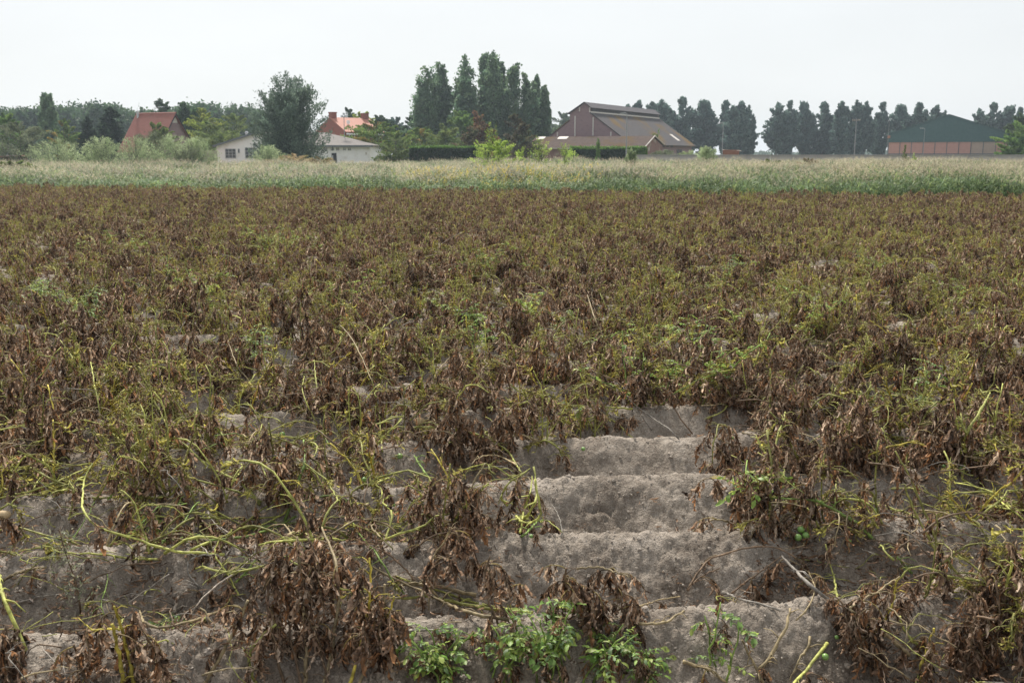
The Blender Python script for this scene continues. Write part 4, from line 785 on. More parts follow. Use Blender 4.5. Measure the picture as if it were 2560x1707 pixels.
def potato(seed, ptype):
    """stems: list of MB, leaves: list of (pool key, index, (matrix, point))."""
    rg = np.random.default_rng(seed); ST, LV = [], []; ns = {'brown': rg.integers(5, 8), 'yellow': rg.integers(6, 10), 'straw': rg.integers(4, 7), 'green': rg.integers(4, 6), 'limegreen': 5, 'tangle': rg.integers(6, 10)}[ptype]
    for s in range(ns):
        u = rg.uniform()
        if ptype == 'brown': kind, tint, nl, spur = ('arch', rg.choice(['brown', 'brown', 'olive', 'straw']), rg.integers(10, 16), 4) if u < .35 else ('up', rg.choice(['lime', 'lime', 'yellow', 'brown', 'olive']), rg.integers(10, 16), 5) if u < .85 else ('fallen', rg.choice(['straw', 'lime']), rg.integers(3, 6), 3)
        elif ptype == 'yellow': kind, tint, nl, spur = ('up', rg.choice(['lime', 'lime', 'yellow', 'olive']), rg.integers(3, 7), 10) if u < .6 else ('arch', rg.choice(['lime', 'olive', 'straw']), rg.integers(4, 8), 8)
        elif ptype == 'straw': kind, tint, nl, spur = ('fallen', rg.choice(['straw', 'white', 'grey', 'lime']), rg.integers(3, 6), 3) if u < .75 else ('arch', 'straw', rg.integers(4, 8), 3)
        elif ptype == 'tangle': kind, tint, nl, spur = ('fallen', rg.choice(['lime', 'lime', 'straw', 'olive', 'green']), rg.integers(2, 5), 5) if u < .5 else ('arch', rg.choice(['lime', 'olive', 'straw']), rg.integers(3, 7), 5)
        else: kind, tint, nl, spur = ('up', rg.choice(['green', 'lime'] if ptype == 'green' else ['lime', 'green']), rg.integers(11, 17), 2)
        L = rg.uniform(.28, .52) if kind != 'up' else rg.uniform(.24, .46)
        if ptype in ('limegreen', 'tangle'): L *= 1.25
        az = rg.uniform(0, 6.28); off = rg.normal(0, .045, 3) * np.array([1.4, .7, 0]); P = stem_path(rg, az, kind, L) + off
        thick = rg.uniform(.0030, .0052) * (1.3 if tint in ('lime', 'yellow', 'olive') else 1); ST.append(add_stem(rg, P, thick, thick * .55, tint, spur))
        for k in range(nl):
            t = rg.uniform(.15, 1) ** (.8 if kind != 'fallen' else 1) * (len(P) - 1); i = int(min(t, len(P) - 2)); p = P[i] + (P[i + 1] - P[i]) * (t - i)
            key = {'brown': 'w', 'yellow': rg.choice(['w', 'w', 'o', 'o']), 'straw': 'w', 'tangle': rg.choice(['w', 'w', 'w', 'o']), 'green': rg.choice(['g', 'g', 'g', 'g', 'w']), 'limegreen': rg.choice(['l', 'l', 'o', 'o', 'g', 'w'])}[ptype]
            LV.append((key, int(rg.integers(len(POOL[key]))), place(rg.uniform(0, 6.28), p, rg.uniform(.8, 1.35) * (.48 if key in 'gl' else 1))))
    return ST, LV
def merged(name, ST, LV, with_stems=True):
    m = MB()
    if with_stems:
        for s in ST: m.add(np.concatenate(s.V), s.F, np.concatenate(s.C), 0)
    for key, i, (A, p) in LV:
        V, F, C = PRAW[key][i]; m.add(V @ A.T + p, F, C, 1 if key in 'wo' else 2)
    return m.mesh(name, [M_STEM, M_WITH, M_GREEN], True)

# ------------------------------------------------------------------ where plants stand along the ridges
def inside(px, py, poly):
    r = False; j = len(poly) - 1
    for i in range(len(poly)):
        (xi, yi), (xj, yj) = poly[i], poly[j]
        if (yi > py) != (yj > py) and px < (xj - xi) * (py - yi) / (yj - yi) + xi: r = not r
        j = i
    return r
AREAS = [([(1330, 1065), (1850, 1065), (1905, 1360), (1920, 1500), (1020, 1500), (960, 1430), (980, 1350), (1330, 1325)], 0.0),
         ([(360, 1120), (790, 1120), (790, 1390), (330, 1390)], .75), ([(1850, 1120), (2000, 1120), (2000, 1300), (1850, 1300)], .4),
         ([(0, 1375), (560, 1380), (640, 1440), (620, 1540), (0, 1530)], .5), ([(0, 1520), (640, 1520), (640, 2200), (-700, 2200)], .12), ([(640, 1490), (2150, 1490), (2250, 2200), (400, 2200)], 0.0),
         ([(1060, 1080), (1340, 1080), (1340, 1330), (960, 1340), (860, 1290)], .72), ([(1180, 1010), (1700, 1010), (1880, 1075), (1150, 1085)], 1.0), ([(560, 1230), (900, 1230), (900, 1420), (560, 1400)], .75), ([(2150, 1500), (3000, 1480), (3000, 2300), (2200, 2300)], .45), ([(480, 1040), (1100, 1030), (1100, 1130), (480, 1130)], 1.0)]
def dens(px, py):
    for poly, d in AREAS:
        if inside(px, py, poly): return d
    return 1.0
GREEN_SPOTS = [(1620, 1000, 'limegreen'), (1700, 985, 'limegreen'), (1655, 880, 'limegreen'), (1560, 960, 'green'), (1400, 800, 'green'), (1440, 720, 'green'), (1330, 820, 'limegreen'), (195, 800, 'green'), (120, 770, 'green'), (655, 935, 'green'), (330, 975, 'green'), (1810, 700, 'green'), (1745, 740, 'limegreen'),
               (1205, 845, 'green'), (1230, 690, 'limegreen'), (2050, 800, 'limegreen'), (2270, 1030, 'green'), (860, 770, 'limegreen'), (480, 760, 'limegreen'), (2420, 770, 'limegreen'), (1960, 845, 'limegreen'), (1760, 905, 'green'), (300, 640, 'limegreen'), (1090, 800, 'limegreen'), (700, 640, 'limegreen'), (2200, 690, 'limegreen')]
rnd = random.Random(11); SITES = []
for k in range(-1, 62):
    v = V0 + k * PIT; u = -.74 * max(v, 3) - 2.5; um = .74 * max(v, 3) + 2.5
    while u < um:
        u += (.225 if v < 5.7 or v > 20 else .172) + rnd.uniform(-.06, .08); x, y = xy(u, v + rnd.gauss(0, .05 if v < 5.7 else .13))
        if y < 2.3 or y > float(y_end(x)): continue
        px, py = project((x, y, 0))
        if rnd.random() > dens(px, py): continue
        n1, n2 = float(vn(x * .55, y * .35, 71)), float(vn(x * .3 + 40, y * .22, 73)); r = rnd.random()
        t = 'yellow' if r < (.34 if y > 22 else .40) + .55 * (n1 - .5) else 'straw' if r > .92 - .3 * max(0, n2 - .5) - (.12 if 13 < y < 21 else 0) else 'brown'
        near_g = [g for g in GREEN_SPOTS if abs(g[0] - px) < 34 and abs(g[1] - py) < 11 + (py - 400) * .02]
        if near_g and rnd.random() < .8: t = near_g[0][2]
        if px < 1000 and 1060 < py < 1450 and rnd.random() < .5 or rnd.random() < .07: t = 'tangle'
        elif px < 640 and py > 1360 and rnd.random() < .6: t = 'straw'
        SITES.append((x, y, t, px, py, rnd.random(), k))
def in_view(s): return -60 < s[3] < 2620 and s[4] < 1900
seen = sorted([s for s in SITES if in_view(s)], key=lambda s: s[1])
NEAR = seen[:285]; far_ids = set(id(s) for s in NEAR); FARS = [s for s in SITES if id(s) not in far_ids]

TYPES = ['brown', 'yellow', 'straw', 'green', 'limegreen', 'tangle']; VAR = {'tangle': 7, 'brown': 12, 'yellow': 6, 'straw': 4, 'green': 3, 'limegreen': 3}
VARS = {t: [potato(1000 + 50 * TYPES.index(t) + i, t) for i in range(VAR[t])] for t in TYPES}
pm, pidx = [], {}
for t in TYPES:
    for i, (ST, LV) in enumerate(VARS[t]): pidx[t, i] = len(pm); pm.append(merged('potato_plant', ST, LV))
P = np.array([(s[0], s[1]) for s in FARS]); Pz = H(P[:, 0], P[:, 1]); rg = np.random.default_rng(5); n = len(FARS)
kk = [pidx[s[2], int(s[5] * VAR[s[2]])] for s in FARS]; sc = rg.uniform(.85, 1.2, n) * np.interp(P[:, 1], [8, 30], [1, 1.06])
scatter('potato_haulm', np.stack([P[:, 0], P[:, 1], Pz - .01], -1), kk, np.stack([rg.normal(0, .08, n), rg.normal(0, .08, n), RID + rg.integers(0, 2, n) * math.pi + rg.normal(0, .4, n)], -1), np.stack([sc, sc, sc], -1), pm,
        'mass of withered brown potato plants with yellow stems filling the field')

# individual plants of the near ridges
SM, FM = {}, {}
for t in TYPES:
    for i, (ST, LV) in enumerate(VARS[t]):
        SM[t, i] = [s.mesh('stem', [M_STEM], True) for s in ST]; FM[t, i] = merged('foliage', ST, LV, False)
ORD = ['front', 'first', 'second', 'third', 'fourth', 'fifth', 'sixth', 'seventh', 'eighth', 'ninth', 'tenth', 'eleventh', 'twelfth', 'thirteenth', 'fourteenth', 'fifteenth', 'sixteenth']
LOOK = {'brown': ['dark plant draped in hanging leaves', 'limp brown plant with leaf bundles', 'withered plant with ragged leaf curtain'], 'yellow': ['half bare plant with lime stems', 'yellow stemmed plant with shrivelled leaves', 'sparse plant of lime stems'],
        'straw': ['collapsed plant of pale straw stems', 'fallen plant with bleached stems'], 'green': ['still green leafy potato plant', 'living green plant among brown ones'], 'limegreen': ['lime green leafy plant', 'light green sprouting plant'], 'tangle': ['sprawling plant of lime stalks', 'collapsed tangle of lime stems']}
def zone(px):
    for lim, s in ((110, 'at the left picture edge'), (215, 'close to the left edge'), (325, 'far left in the row'), (430, 'left of the stem tangle'), (640, 'behind the lime stem tangle'), (850, 'just right of the stem tangle'), (1060, 'between tangle and bare soil'), (1200, 'some way left of bare soil'), (1330, 'just left of the bare soil'),
                   (1460, 'above the bare soil start'), (1600, 'above the bare soil middle'), (1730, 'above the bare soil end'), (1860, 'at the bare soil corner'), (1960, 'right beside the bare soil'), (2060, 'just right of bare soil'), (2160, 'well right of bare soil'), (2260, 'in the right part'), (2350, 'far right in the row'), (2450, 'close to the right edge')):
        if px < lim: return s
    return 'at the right picture edge'
USED = {}
ROOTS = []
for x, y, t, px, py, r, k in NEAR:
    i = int(r * VAR[t]); ST, LV = VARS[t][i]; z = float(H(x, y))
    lab = '%s, %s ridge, %s' % (LOOK[t][i % len(LOOK[t])], ORD[max(0, min(16, k + 1))], zone(px)); c = USED[lab] = USED.get(lab, -1) + 1
    if c: lab = ('taller ', 'squat ', 'leaning ', 'spreading ')[(c - 1) % 4] + lab
    root = thing('potato_plant', lab, 'potato plant', (x, y, z - .01), RID + (math.pi if rnd.random() < .5 else 0) + rnd.gauss(0, .35), 'potato plants on the near ridges')
    s_ = rnd.uniform(.9, 1.15); f = (1, 1.3, .75, 1, .9)[min(c, 4)]; root.scale = (s_ * (1.3 if c == 4 else 1), s_, s_ * rnd.uniform(.94, 1.08) * f); ROOTS.append((x, y, root))
    if c == 3: root.rotation_euler.x = .3
    for sm in SM[t, i]: link('stem', sm, root)
    if y < 5.0:
        for key, j, (A, p) in LV:
            o = link(PNAME[key], PMESH[key][j], root); o.matrix_local = Matrix([list(A[q]) + [p[q]] for q in range(3)] + [[0, 0, 0, 1]])
    else: link('foliage', FM[t, i], root)
# ------------------------------------------------------------------ the plants that can be told apart in front, stem by stem
_t = np.linspace(1.6, 14, 2600)
def trace(px, py, h=0.0):
    """where the ray through a photo pixel first comes within h of the soil."""
    d = ray(px, py); d = d / d[1]; Q = np.stack([d[0] * _t, _t, CAMH + d[2] * _t], -1); hit = Q[:, 2] <= H(Q[:, 0], Q[:, 1]) + h
    i = int(np.argmax(hit)) if hit.any() else len(_t) - 1
    return Q[i]
def smooth(P, n):
    P = np.asarray(P); d = np.concatenate([[0], np.cumsum(np.linalg.norm(np.diff(P, axis=0), axis=1))]); q = np.linspace(0, d[-1], n)
    O = np.stack([np.interp(q, d, P[:, k]) for k in range(3)], -1)
    for _ in range(2): O[1:-1] = O[1:-1] * .5 + (O[:-2] + O[2:]) * .25
    return O
# label ; then stems: tint radius_mm height_start height_end leaves leaf_kind points
HERO = """
#sprawling lime stemmed potato plant with stalks fanning out from one thick green stalk
lime 7 .03 .16 3 w 650,1262 627,1228 596,1201 542,1177 499,1154 472,1115 431,1091 406,1040 384,1000
green 8 .02 .20 1 w 712,1301 728,1255 747,1204 762,1158 759,1100
lime 4 .20 .24 2 o 762,1158 790,1180 815,1195 840,1240
green 7 .03 .03 1 w 755,1305 619,1324 542,1328 484,1340 406,1352
lime 6 .08 .03 2 w 751,1208 700,1240 658,1270 580,1328 522,1355 476,1375
lime 5 .03 .10 2 w 654,1255 619,1235 561,1220 515,1204 472,1193 437,1166
lime 5 .03 .12 1 o 654,1228 620,1208 604,1200 590,1175 584,1160
green 6 .02 .05 1 w 740,1290 690,1320 600,1345 520,1352 440,1330
lime 5 .03 .03 1 w 754,1250 700,1290 640,1320 560,1330 500,1318
yellow 4 .12 .2 2 o 747,1204 715,1215 680,1235
#potato plant whose pale lime stem curves down and runs along the ridge
lime 6 .22 .02 4 w 232,1158 209,1197 205,1274 232,1313 271,1328 310,1340 360,1353 433,1379 561,1386
lime 5 .10 .08 3 w 0,1158 19,1177 50,1185 116,1177 166,1166 232,1158
lime 5 .05 .02 1 w 116,1359 135,1379 200,1382 271,1386 337,1398 399,1398
lime 4 .05 .10 2 o 116,1359 135,1348
olive 4 .16 .03 2 w 182,1225 180,1270 172,1300
lime 5 .04 .10 2 o 0,1245 60,1232 100,1222 150,1200 240,1160
lime 5 .04 .16 2 w 700,1250 660,1180 640,1120 655,1060
lime 4 .06 .22 3 w 585,1194 574,1127 556,1084 530,1043 512,1025
lime 5 .05 .24 2 w 490,1128 487,1070 495,1010
lime 4 .03 .05 1 w 700,1290 610,1300 540,1290 450,1300 400,1280
green 5 .03 .08 1 w 735,1230 790,1245 830,1235 870,1250
#lime stalked plant forking low above the curved pale stem
lime 5 .05 .14 2 w 355,1125 300,1100 270,1075 262,1040
lime 5 .05 .16 2 w 314,1126 355,1142 400,1120 430,1115
lime 5 .05 .12 2 w 175,1150 110,1090 88,1070
lime 5 .08 .28 2 w 252,1044 241,985 227,905
lime 5 .1 .28 2 o 225,1000 195,960 180,890 150,850
yellow 4 .04 .2 3 w 268,1075 265,1040 290,1025 330,1020
#straight straw stalk plant reaching up through the brown leaves behind the tangle
straw 5 .02 .28 2 w 677,1020 620,950 590,910 570,850
lime 4 .03 .28 3 o 820,1068 800,1010 790,960 785,900
lime 4 .03 .2 2 w 800,1068 770,1020 755,980 760,940
#curved lime stalk plant bowing over the left rows of brown leaves
lime 5 .03 .26 1 w 147,915 115,890 108,860 123,817
lime 4 .1 .26 2 o 370,945 380,900 374,860
lime 4 .04 .22 2 w 75,1055 60,1000 35,960 30,940
#thin zigzag stemmed plant lying over the cracked soil
lime 4 .02 .08 4 w 596,1487 584,1460 565,1429 534,1386 546,1348 580,1326
grey 5 .02 .05 1 w 507,1487 495,1464 472,1437 468,1402 499,1386 540,1388
green 5 .03 .06 1 w 590,1456 615,1430 640,1398
olive 3.5 .02 .08 2 w 560,1440 600,1415 640,1380 690,1368
#yellow stalked plant lying in an arc over the lowest bare ridge
straw 6 .02 .03 2 w 573,1518 553,1526 484,1551 426,1570 379,1572 360,1557 348,1526
straw 5 .02 .04 2 w 379,1622 398,1660 418,1707
#tall brown withered plant heaped with curled leaves, biggest of the lowest row
yellow 6 .0 .42 22 w 869,1730 890,1650 912,1572 924,1506 927,1448 924,1394
straw 7 .0 .36 22 w 757,1740 770,1640 760,1540 752,1440 742,1340
straw 6 .0 .36 20 w 800,1740 835,1600 850,1500 838,1400 805,1318
brown 6 .0 .30 20 w 720,1740 690,1640 672,1560 668,1470 690,1390
brown 5 .0 .34 18 w 830,1740 800,1620 790,1500 800,1400 770,1345
straw 6 .0 .3 14 w 880,1740 935,1620 960,1530 962,1460
straw 7 .0 .22 4 w 507,1715 557,1630 600,1549 620,1500
lime 6 .0 .2 5 w 642,1715 619,1646 640,1600 690,1560
brown 5 .0 .3 16 w 760,1740 720,1560 726,1450 715,1370
yellow 5 .1 .34 8 w 905,1580 940,1560 975,1530 985,1490
#blackened plant with two bright yellow stalks at the bottom edge
yellow 8 .0 .30 4 w 316,1760 306,1690 290,1600 280,1560
yellow 7 .0 .32 5 w 340,1750 330,1680 312,1600 298,1545 285,1515
brown 5 .0 .24 9 w 250,1760 215,1700 195,1650 185,1610
brown 4 .0 .26 8 w 360,1760 372,1690 380,1610 345,1560 330,1520
yellow 4 .25 .28 4 w 300,1575 260,1570 235,1575 210,1560
#thick green stalk broken off at the left edge with dark leaf rags
lime 7 .20 .02 3 w 0,1437 4,1487 27,1537 45,1580 66,1626
straw 7 .03 .03 1 w 4,1452 39,1433 70,1424 116,1417
brown 5 .0 .16 12 w 20,1740 28,1680 24,1610 10,1560
#long straw coloured stalks fallen across the near ridge
straw 7 .10 .03 2 w 908,1402 966,1437 1036,1468 1102,1503 1179,1533 1272,1549
straw 8 .05 .02 1 w 966,1462 1067,1460 1130,1472 1190,1487
lime 8 .03 .02 1 w 966,1495 1082,1491 1140,1506 1218,1522 1314,1522
lime 6 .03 .02 2 w 990,1440 1080,1470 1160,1500 1260,1520 1330,1530
brown 4 .12 .03 2 w 905,1402 935,1365 980,1390 1010,1420 1040,1455
grey 5 .03 .03 1 w 978,1603 1016,1576 1082,1572 1100,1590
straw 6 .02 .02 1 w 985,1660 1040,1648 1080,1652
#single pale stalk leaning over the bare ridge with a bundle of hanging leaves
straw 5 .03 .33 0 w 1102,1502 1078,1472 1074,1441 1086,1386 1117,1348 1125,1317
brown 3 .33 .28 6 w 1125,1317 1140,1330 1150,1350
brown 3 .20 .22 5 w 1090,1385 1108,1392 1115,1400
brown 3 .22 .18 5 w 1150,1395 1185,1400 1200,1412
#dry brown stalk with a few dangling leaves standing before the bare ridge
brown 5 .02 .24 3 w 1249,1564 1229,1526 1218,1479 1210,1429 1225,1390
brown 3 .22 .20 6 w 1212,1420 1235,1400 1255,1405
brown 3 .12 .10 4 w 1226,1440 1255,1455 1278,1500
#limp plant with tall knotted green stalks at the edge of the bare soil
lime 7 .30 .03 1 w 1334,1166 1338,1197 1345,1247 1322,1286 1303,1301
lime 7 .28 .03 2 w 1338,1197 1342,1255 1361,1282 1349,1305 1303,1305 1290,1290
lime 6 .30 .12 2 w 1318,1177 1276,1201 1245,1232 1255,1250 1268,1263
lime 5 .26 .04 2 w 1330,1190 1324,1240 1310,1270 1300,1330
lime 4 .05 .08 3 w 1349,1303 1370,1303 1390,1312 1405,1330
grey 2.5 .14 .01 0 w 1365,1232 1384,1266 1403,1305 1403,1344
green 5 .03 .05 1 w 1303,1341 1320,1330 1345,1300 1368,1300
straw 4 .28 .1 4 w 1322,1180 1300,1220 1292,1262
#bowed plant with stalks arching in a low bridge beside the bare soil
lime 6 .10 .16 2 w 1164,1080 1201,1084 1241,1106 1270,1128 1303,1179
straw 6 .16 .04 3 w 1214,1158 1190,1193 1175,1231 1160,1263 1150,1300
lime 5 .16 .05 1 w 1214,1158 1245,1170 1283,1197 1300,1215
lime 5 .14 .04 2 o 1214,1158 1180,1166 1140,1185
straw 4 .18 .10 1 w 1180,1160 1190,1142 1245,1137 1290,1162
lime 4 .04 .04 1 w 1117,1208 1160,1220 1210,1226
brown 4 .05 .2 16 w 1150,1340 1162,1300 1150,1260 1160,1225
lime 5 .02 .02 1 w 1174,1318 1210,1320 1236,1315
#small forked lime plant with bare twigs beside the berry cluster
lime 5 .03 .10 1 w 985,1321 1016,1282 1036,1247 1060,1243 1075,1242
lime 5 .02 .10 2 o 869,1332 947,1321 1005,1317 1036,1286 1082,1286
green 4 .02 .08 1 w 920,1363 900,1336 873,1290 865,1250
straw 4 .10 .03 2 w 1086,1290 1085,1320 1100,1350
green 6 .16 .03 1 w 1036,1139 1059,1177 1082,1208 1094,1224
#straggling plant with one long beige stalk snaking toward the bare ridge crest
straw 5 .16 .02 1 w 1230,989 1252,1040 1278,1069 1340,1106 1398,1098
straw 6 .3 .05 2 w 1183,883 1208,916 1212,949 1179,1011 1121,1073
white 5 .14 .02 1 w 1402,1036 1398,1065 1395,1095
lime 6 .10 .16 2 o 1307,978 1362,1007 1395,1022
lime 6 .14 .12 2 g 1395,1022 1413,1014 1464,1014 1520,1018 1581,1022
lime 6 .14 .04 1 w 1413,1018 1385,1045 1358,1069
grey 5 .2 .01 0 w 1541,956 1581,1011 1636,1047 1670,1070 1698,1098
grey 4 .1 .01 0 w 1590,1018 1610,1050 1630,1075
straw 3 .14 .02 2 w 1452,1020 1436,1050 1425,1090
lime 3.5 .14 .02 2 w 1460,1020 1470,1050 1485,1082
#mid field plant with a tall beige stub of stalk
straw 7 .04 .2 1 w 1080,992 1088,934 1113,905 1128,892
brown 4 .05 .28 14 w 1150,960 1160,920 1150,880 1140,850
#tall thin yellowing stalk snaking upright between stem tangle and beige stub
straw 5 .30 .34 4 w 850,813 872,835 898,879 930,952
lime 5 .34 .04 5 w 930,952 938,992 949,1047 956,1128
yellow 4 .05 .22 4 w 895,1128 900,1080 905,1030
lime 4 .05 .22 5 o 985,1090 990,1060 1010,1030 1025,1000
#long beige stalk rising above the brown field behind the bare soil
straw 6 .05 .34 4 w 1534,861 1501,835 1486,795 1468,737
straw 4 .05 .2 2 w 1424,941 1373,916 1347,886
#thick green stalked plant reaching from the bare soil edge into the brown mass
green 9 .04 .16 2 w 2184,1348 2145,1309 2087,1274 2041,1251
green 7 .16 .26 4 w 2041,1251 1990,1216 1940,1174 1927,1153
lime 6 .26 .30 3 o 1927,1153 1944,1100 1940,1085 1956,1060 1963,1030
lime 5 .26 .30 2 o 1927,1153 1905,1120 1890,1091
green 6 .16 .14 2 g 2041,1251 1986,1245 1940,1246 1913,1243
green 5 .14 .30 10 l 1913,1243 1880,1230 1866,1215 1862,1180 1868,1150
lime 4 .14 .26 8 l 1905,1243 1898,1215 1888,1190
lime 4 .12 .2 2 w 2087,1274 2088,1240 2092,1195
yellow 4 .10 .16 1 w 2145,1309 2165,1295 2200,1286
green 6 .03 .05 2 w 2281,1433 2260,1412 2242,1390
brown 3 .12 .04 5 w 1868,1240 1872,1290 1876,1320
brown 3 .14 .05 6 w 1918,1260 1920,1300 1922,1340
#pair of tall olive stalks bending down together right of the berries
olive 6 .02 .38 3 w 2404,1444 2358,1386 2327,1324 2300,1247 2273,1189 2238,1127
olive 6 .03 .30 2 w 2377,1421 2339,1379 2300,1301 2273,1251 2262,1210
#stout yellow green upright stalk standing out above brown leaves
lime 8 .04 .30 3 w 2404,1197 2416,1139 2412,1100 2417,1084
lime 7 .30 .40 3 w 2417,1084 2435,1055 2460,1011 2475,982
lime 6 .30 .36 2 w 2417,1084 2405,1060 2395,1040
lime 6 .04 .12 2 w 2404,1197 2443,1220 2474,1235 2513,1263 2562,1301
straw 4 .2 .22 1 w 2410,1140 2440,1145 2462,1148
#bleached grey plant with stalks criss-crossing the soil below the bare trench
brown 5 .02 .10 3 w 1719,1475 1766,1398 1855,1371 1921,1361 1971,1379 2021,1421
grey 6 .02 .02 1 w 1808,1479 1855,1499 1917,1510 1950,1525
grey 7 .10 .02 1 w 1955,1390 2010,1448 2060,1491 2080,1505
brown 4 .03 .10 3 w 1828,1483 1894,1433 1955,1390
grey 5 .03 .02 0 w 1893,1452 1940,1453 1970,1470
grey 5 .02 .02 0 w 2037,1433 2106,1464 2157,1472
straw 3 .10 .02 1 w 1975,1400 2020,1425 2040,1470 2038,1505 1990,1550
brown 3 .05 .02 2 w 1719,1475 1750,1440 1800,1420
#light green stem hung with dead leaves in the middle of the low soil hollow
lime 5 .02 .18 3 w 2095,1510 2087,1448 2068,1386 2064,1360
lime 6 .02 .14 4 w 2068,1607 2037,1650 1986,1707 1960,1740
straw 8 .03 .16 6 w 2273,1638 2234,1599 2172,1561 2122,1522
straw 5 .16 .22 4 w 2122,1522 2180,1485 2234,1452 2250,1440
brown 5 .02 .2 14 w 2140,1680 2130,1600 2120,1540 2100,1500
brown 5 .02 .22 14 w 2180,1690 2172,1620 2165,1560 2180,1510
yellow 5 .02 .16 6 w 2199,1568 2230,1518 2238,1472 2240,1450
#two dry stalks propped like sticks at the bottom beside the small green shoot
straw 7 .02 .08 1 w 1897,1673 1932,1634 1967,1564 1975,1520
straw 5 .14 .02 1 w 1855,1599 1880,1650 1912,1715
straw 7 .03 .03 1 w 1708,1653 1777,1673 1816,1704
straw 5 .04 .02 1 w 1975,1700 2000,1640 2020,1620 2025,1590
#withered plant with yellow forked twigs in the lower right
lime 6 .02 .14 3 w 2311,1619 2277,1599 2253,1560 2250,1540
yellow 6 .0 .2 6 w 2300,1720 2304,1657 2327,1603 2335,1570
brown 6 .0 .26 18 w 2400,1730 2420,1640 2440,1560 2435,1480
brown 5 .0 .26 18 w 2470,1730 2490,1620 2500,1540 2490,1450
straw 4 .02 .14 8 w 2410,1640 2440,1650 2480,1600 2530,1590
brown 5 .0 .3 16 w 2560,1700 2550,1600 2552,1520 2545,1440
#brown tufted plant with curled leaves below the bare ridge
brown 5 .02 .24 12 w 1425,1530 1430,1490 1410,1450 1415,1420
straw 4 .18 .2 4 w 1442,1421 1475,1417 1504,1417 1540,1430 1578,1441
brown 4 .02 .16 9 w 1500,1560 1495,1520 1485,1490 1480,1470
brown 4 .02 .16 8 w 1560,1560 1558,1530 1552,1500 1560,1480
straw 6 .03 .03 1 w 1566,1545 1605,1560 1663,1557 1710,1526
straw 4 .03 .03 2 w 1585,1520 1640,1500 1700,1490
#leafless pale stalk stub standing in the soil hollow near the lowest bare ridge
white 7 .02 .07 1 w 437,1533 440,1500 452,1486 468,1475
grey 4 .02 .03 0 w 31,1514 77,1495 120,1488 166,1483
grey 2.5 .03 .05 0 w 77,1495 108,1468 155,1441
"""
rg = np.random.default_rng(2024); HROOT = []; cur = None
for line in HERO.strip().split('\n'):
    if line[0] == '#': cur = [line[1:], None]; continue
    tint, r, h0, h1, nl, key, *pp = line.split(); r, h0, h1, nl = float(r) / 1000, float(h0), float(h1), int(nl); r *= .95
    pts = [tuple(map(float, q.split(','))) for q in pp]; k = len(pts)
    P = smooth([trace(a, b, h0 + (h1 - h0) * i / max(1, k - 1)) for i, (a, b) in enumerate(pts)], max(12, k * 4))
    if cur[1] is None:
        b = P[0] if h0 <= h1 else P[-1]; root = thing('potato_plant', cur[0], 'potato plant', (b[0], b[1], float(H(b[0], b[1])))); cur[1] = root; cur.append(np.array(root.location)); HROOT.append((b[0], b[1], root)); ROOTS.append((b[0], b[1], root))
    root, o = cur[1], cur[2]; P = P - o; P[1:-1] += rg.normal(0, .0018, (len(P) - 2, 3))
    taper = (r, r * .62) if h0 <= h1 else (r * .62, r)
    add_stem(rg, P, taper[0], taper[1], tint, int(rg.integers(3, 7)), 7).obj('stem', [M_STEM], root, True)
    for q in range(int(nl * .95 + .5) if nl > 5 else nl):
        t = (rg.uniform(.35 if nl > 7 else .05, 1)) * (len(P) - 1); i = int(min(t, len(P) - 2)); p = P[i] + (P[i + 1] - P[i]) * (t - i); A, p = place(rg.uniform(0, 6.28), p, rg.uniform(.9, 1.35) * (.62 if key in 'gl' else 1))
        lf = link(PNAME[key], PMESH[key][int(rg.integers(len(PMESH[key])))], root); lf.matrix_local = Matrix([list(A[q_]) + [p[q_]] for q_ in range(3)] + [[0, 0, 0, 1]])

# living green shoots along the bottom edge and elsewhere: leaf by leaf
def green_plant(px, py, n, h, spread, label, key='g', wilt=.15, size=1.0, name='potato_plant', cat='potato plant'):
    b = trace(px, py); root = thing(name, label, cat, tuple(b)); ROOTS.append((b[0], b[1], root))
    for s in range(n):
        a = rg.uniform(0, 6.28); e = rg.uniform(.9, 1.45); L = h * rg.uniform(.75, 1.1); t = np.linspace(0, 1, 8); P = np.stack([np.cos(a) * spread * t ** 1.3 * rg.uniform(.5, 1), np.sin(a) * spread * .5 * t ** 1.3, L * t - .02], -1) + rg.normal(0, .004, (8, 3)); P[:, :2] += rg.normal(0, .03, 2)
        add_stem(rg, P, .0045, .0022, 'green' if key == 'g' else 'lime', 1).obj('stem', [M_STEM], root, True)
        for k in range(int(rg.integers(7, 11))):
            q = rg.uniform(.3, 1) * 7; i = int(min(q, 6)); p = P[i] + (P[i + 1] - P[i]) * (q - i); kk_ = 'w' if rg.uniform() < wilt else key; A, p = place(rg.uniform(0, 6.28), p, rg.uniform(.65, 1.1) * size * (.8 if kk_ in 'gl' else 1))
            lf = link(PNAME[kk_], PMESH[kk_][int(rg.integers(len(PMESH[kk_])))], root); lf.matrix_local = Matrix([list(A[q_]) + [p[q_]] for q_ in range(3)] + [[0, 0, 0, 1]])
green_plant(1110, 1695, 6, .19, .15, 'leafy green potato shoots beside the tall brown plant at the bottom edge', size=.85, wilt=.3)
green_plant(1365, 1695, 8, .30, .16, 'tallest leafy green potato plant at the bottom edge', size=.85, wilt=.3)
green_plant(1240, 1695, 5, .21, .15, 'green shoots with yellowing leaves left of the tallest leafy plant', size=.8, wilt=.35)
green_plant(1490, 1695, 6, .20, .16, 'green shoots spreading right of the tallest leafy plant', size=.8, wilt=.35)
green_plant(1610, 1695, 5, .18, .15, 'low green shoots beside the fallen straw stalk at the bottom edge', size=.78, wilt=.35)
green_plant(1795, 1700, 3, .30, .07, 'lone thin green shoot with few leaves before the bleached stalks', size=.72, wilt=.35)
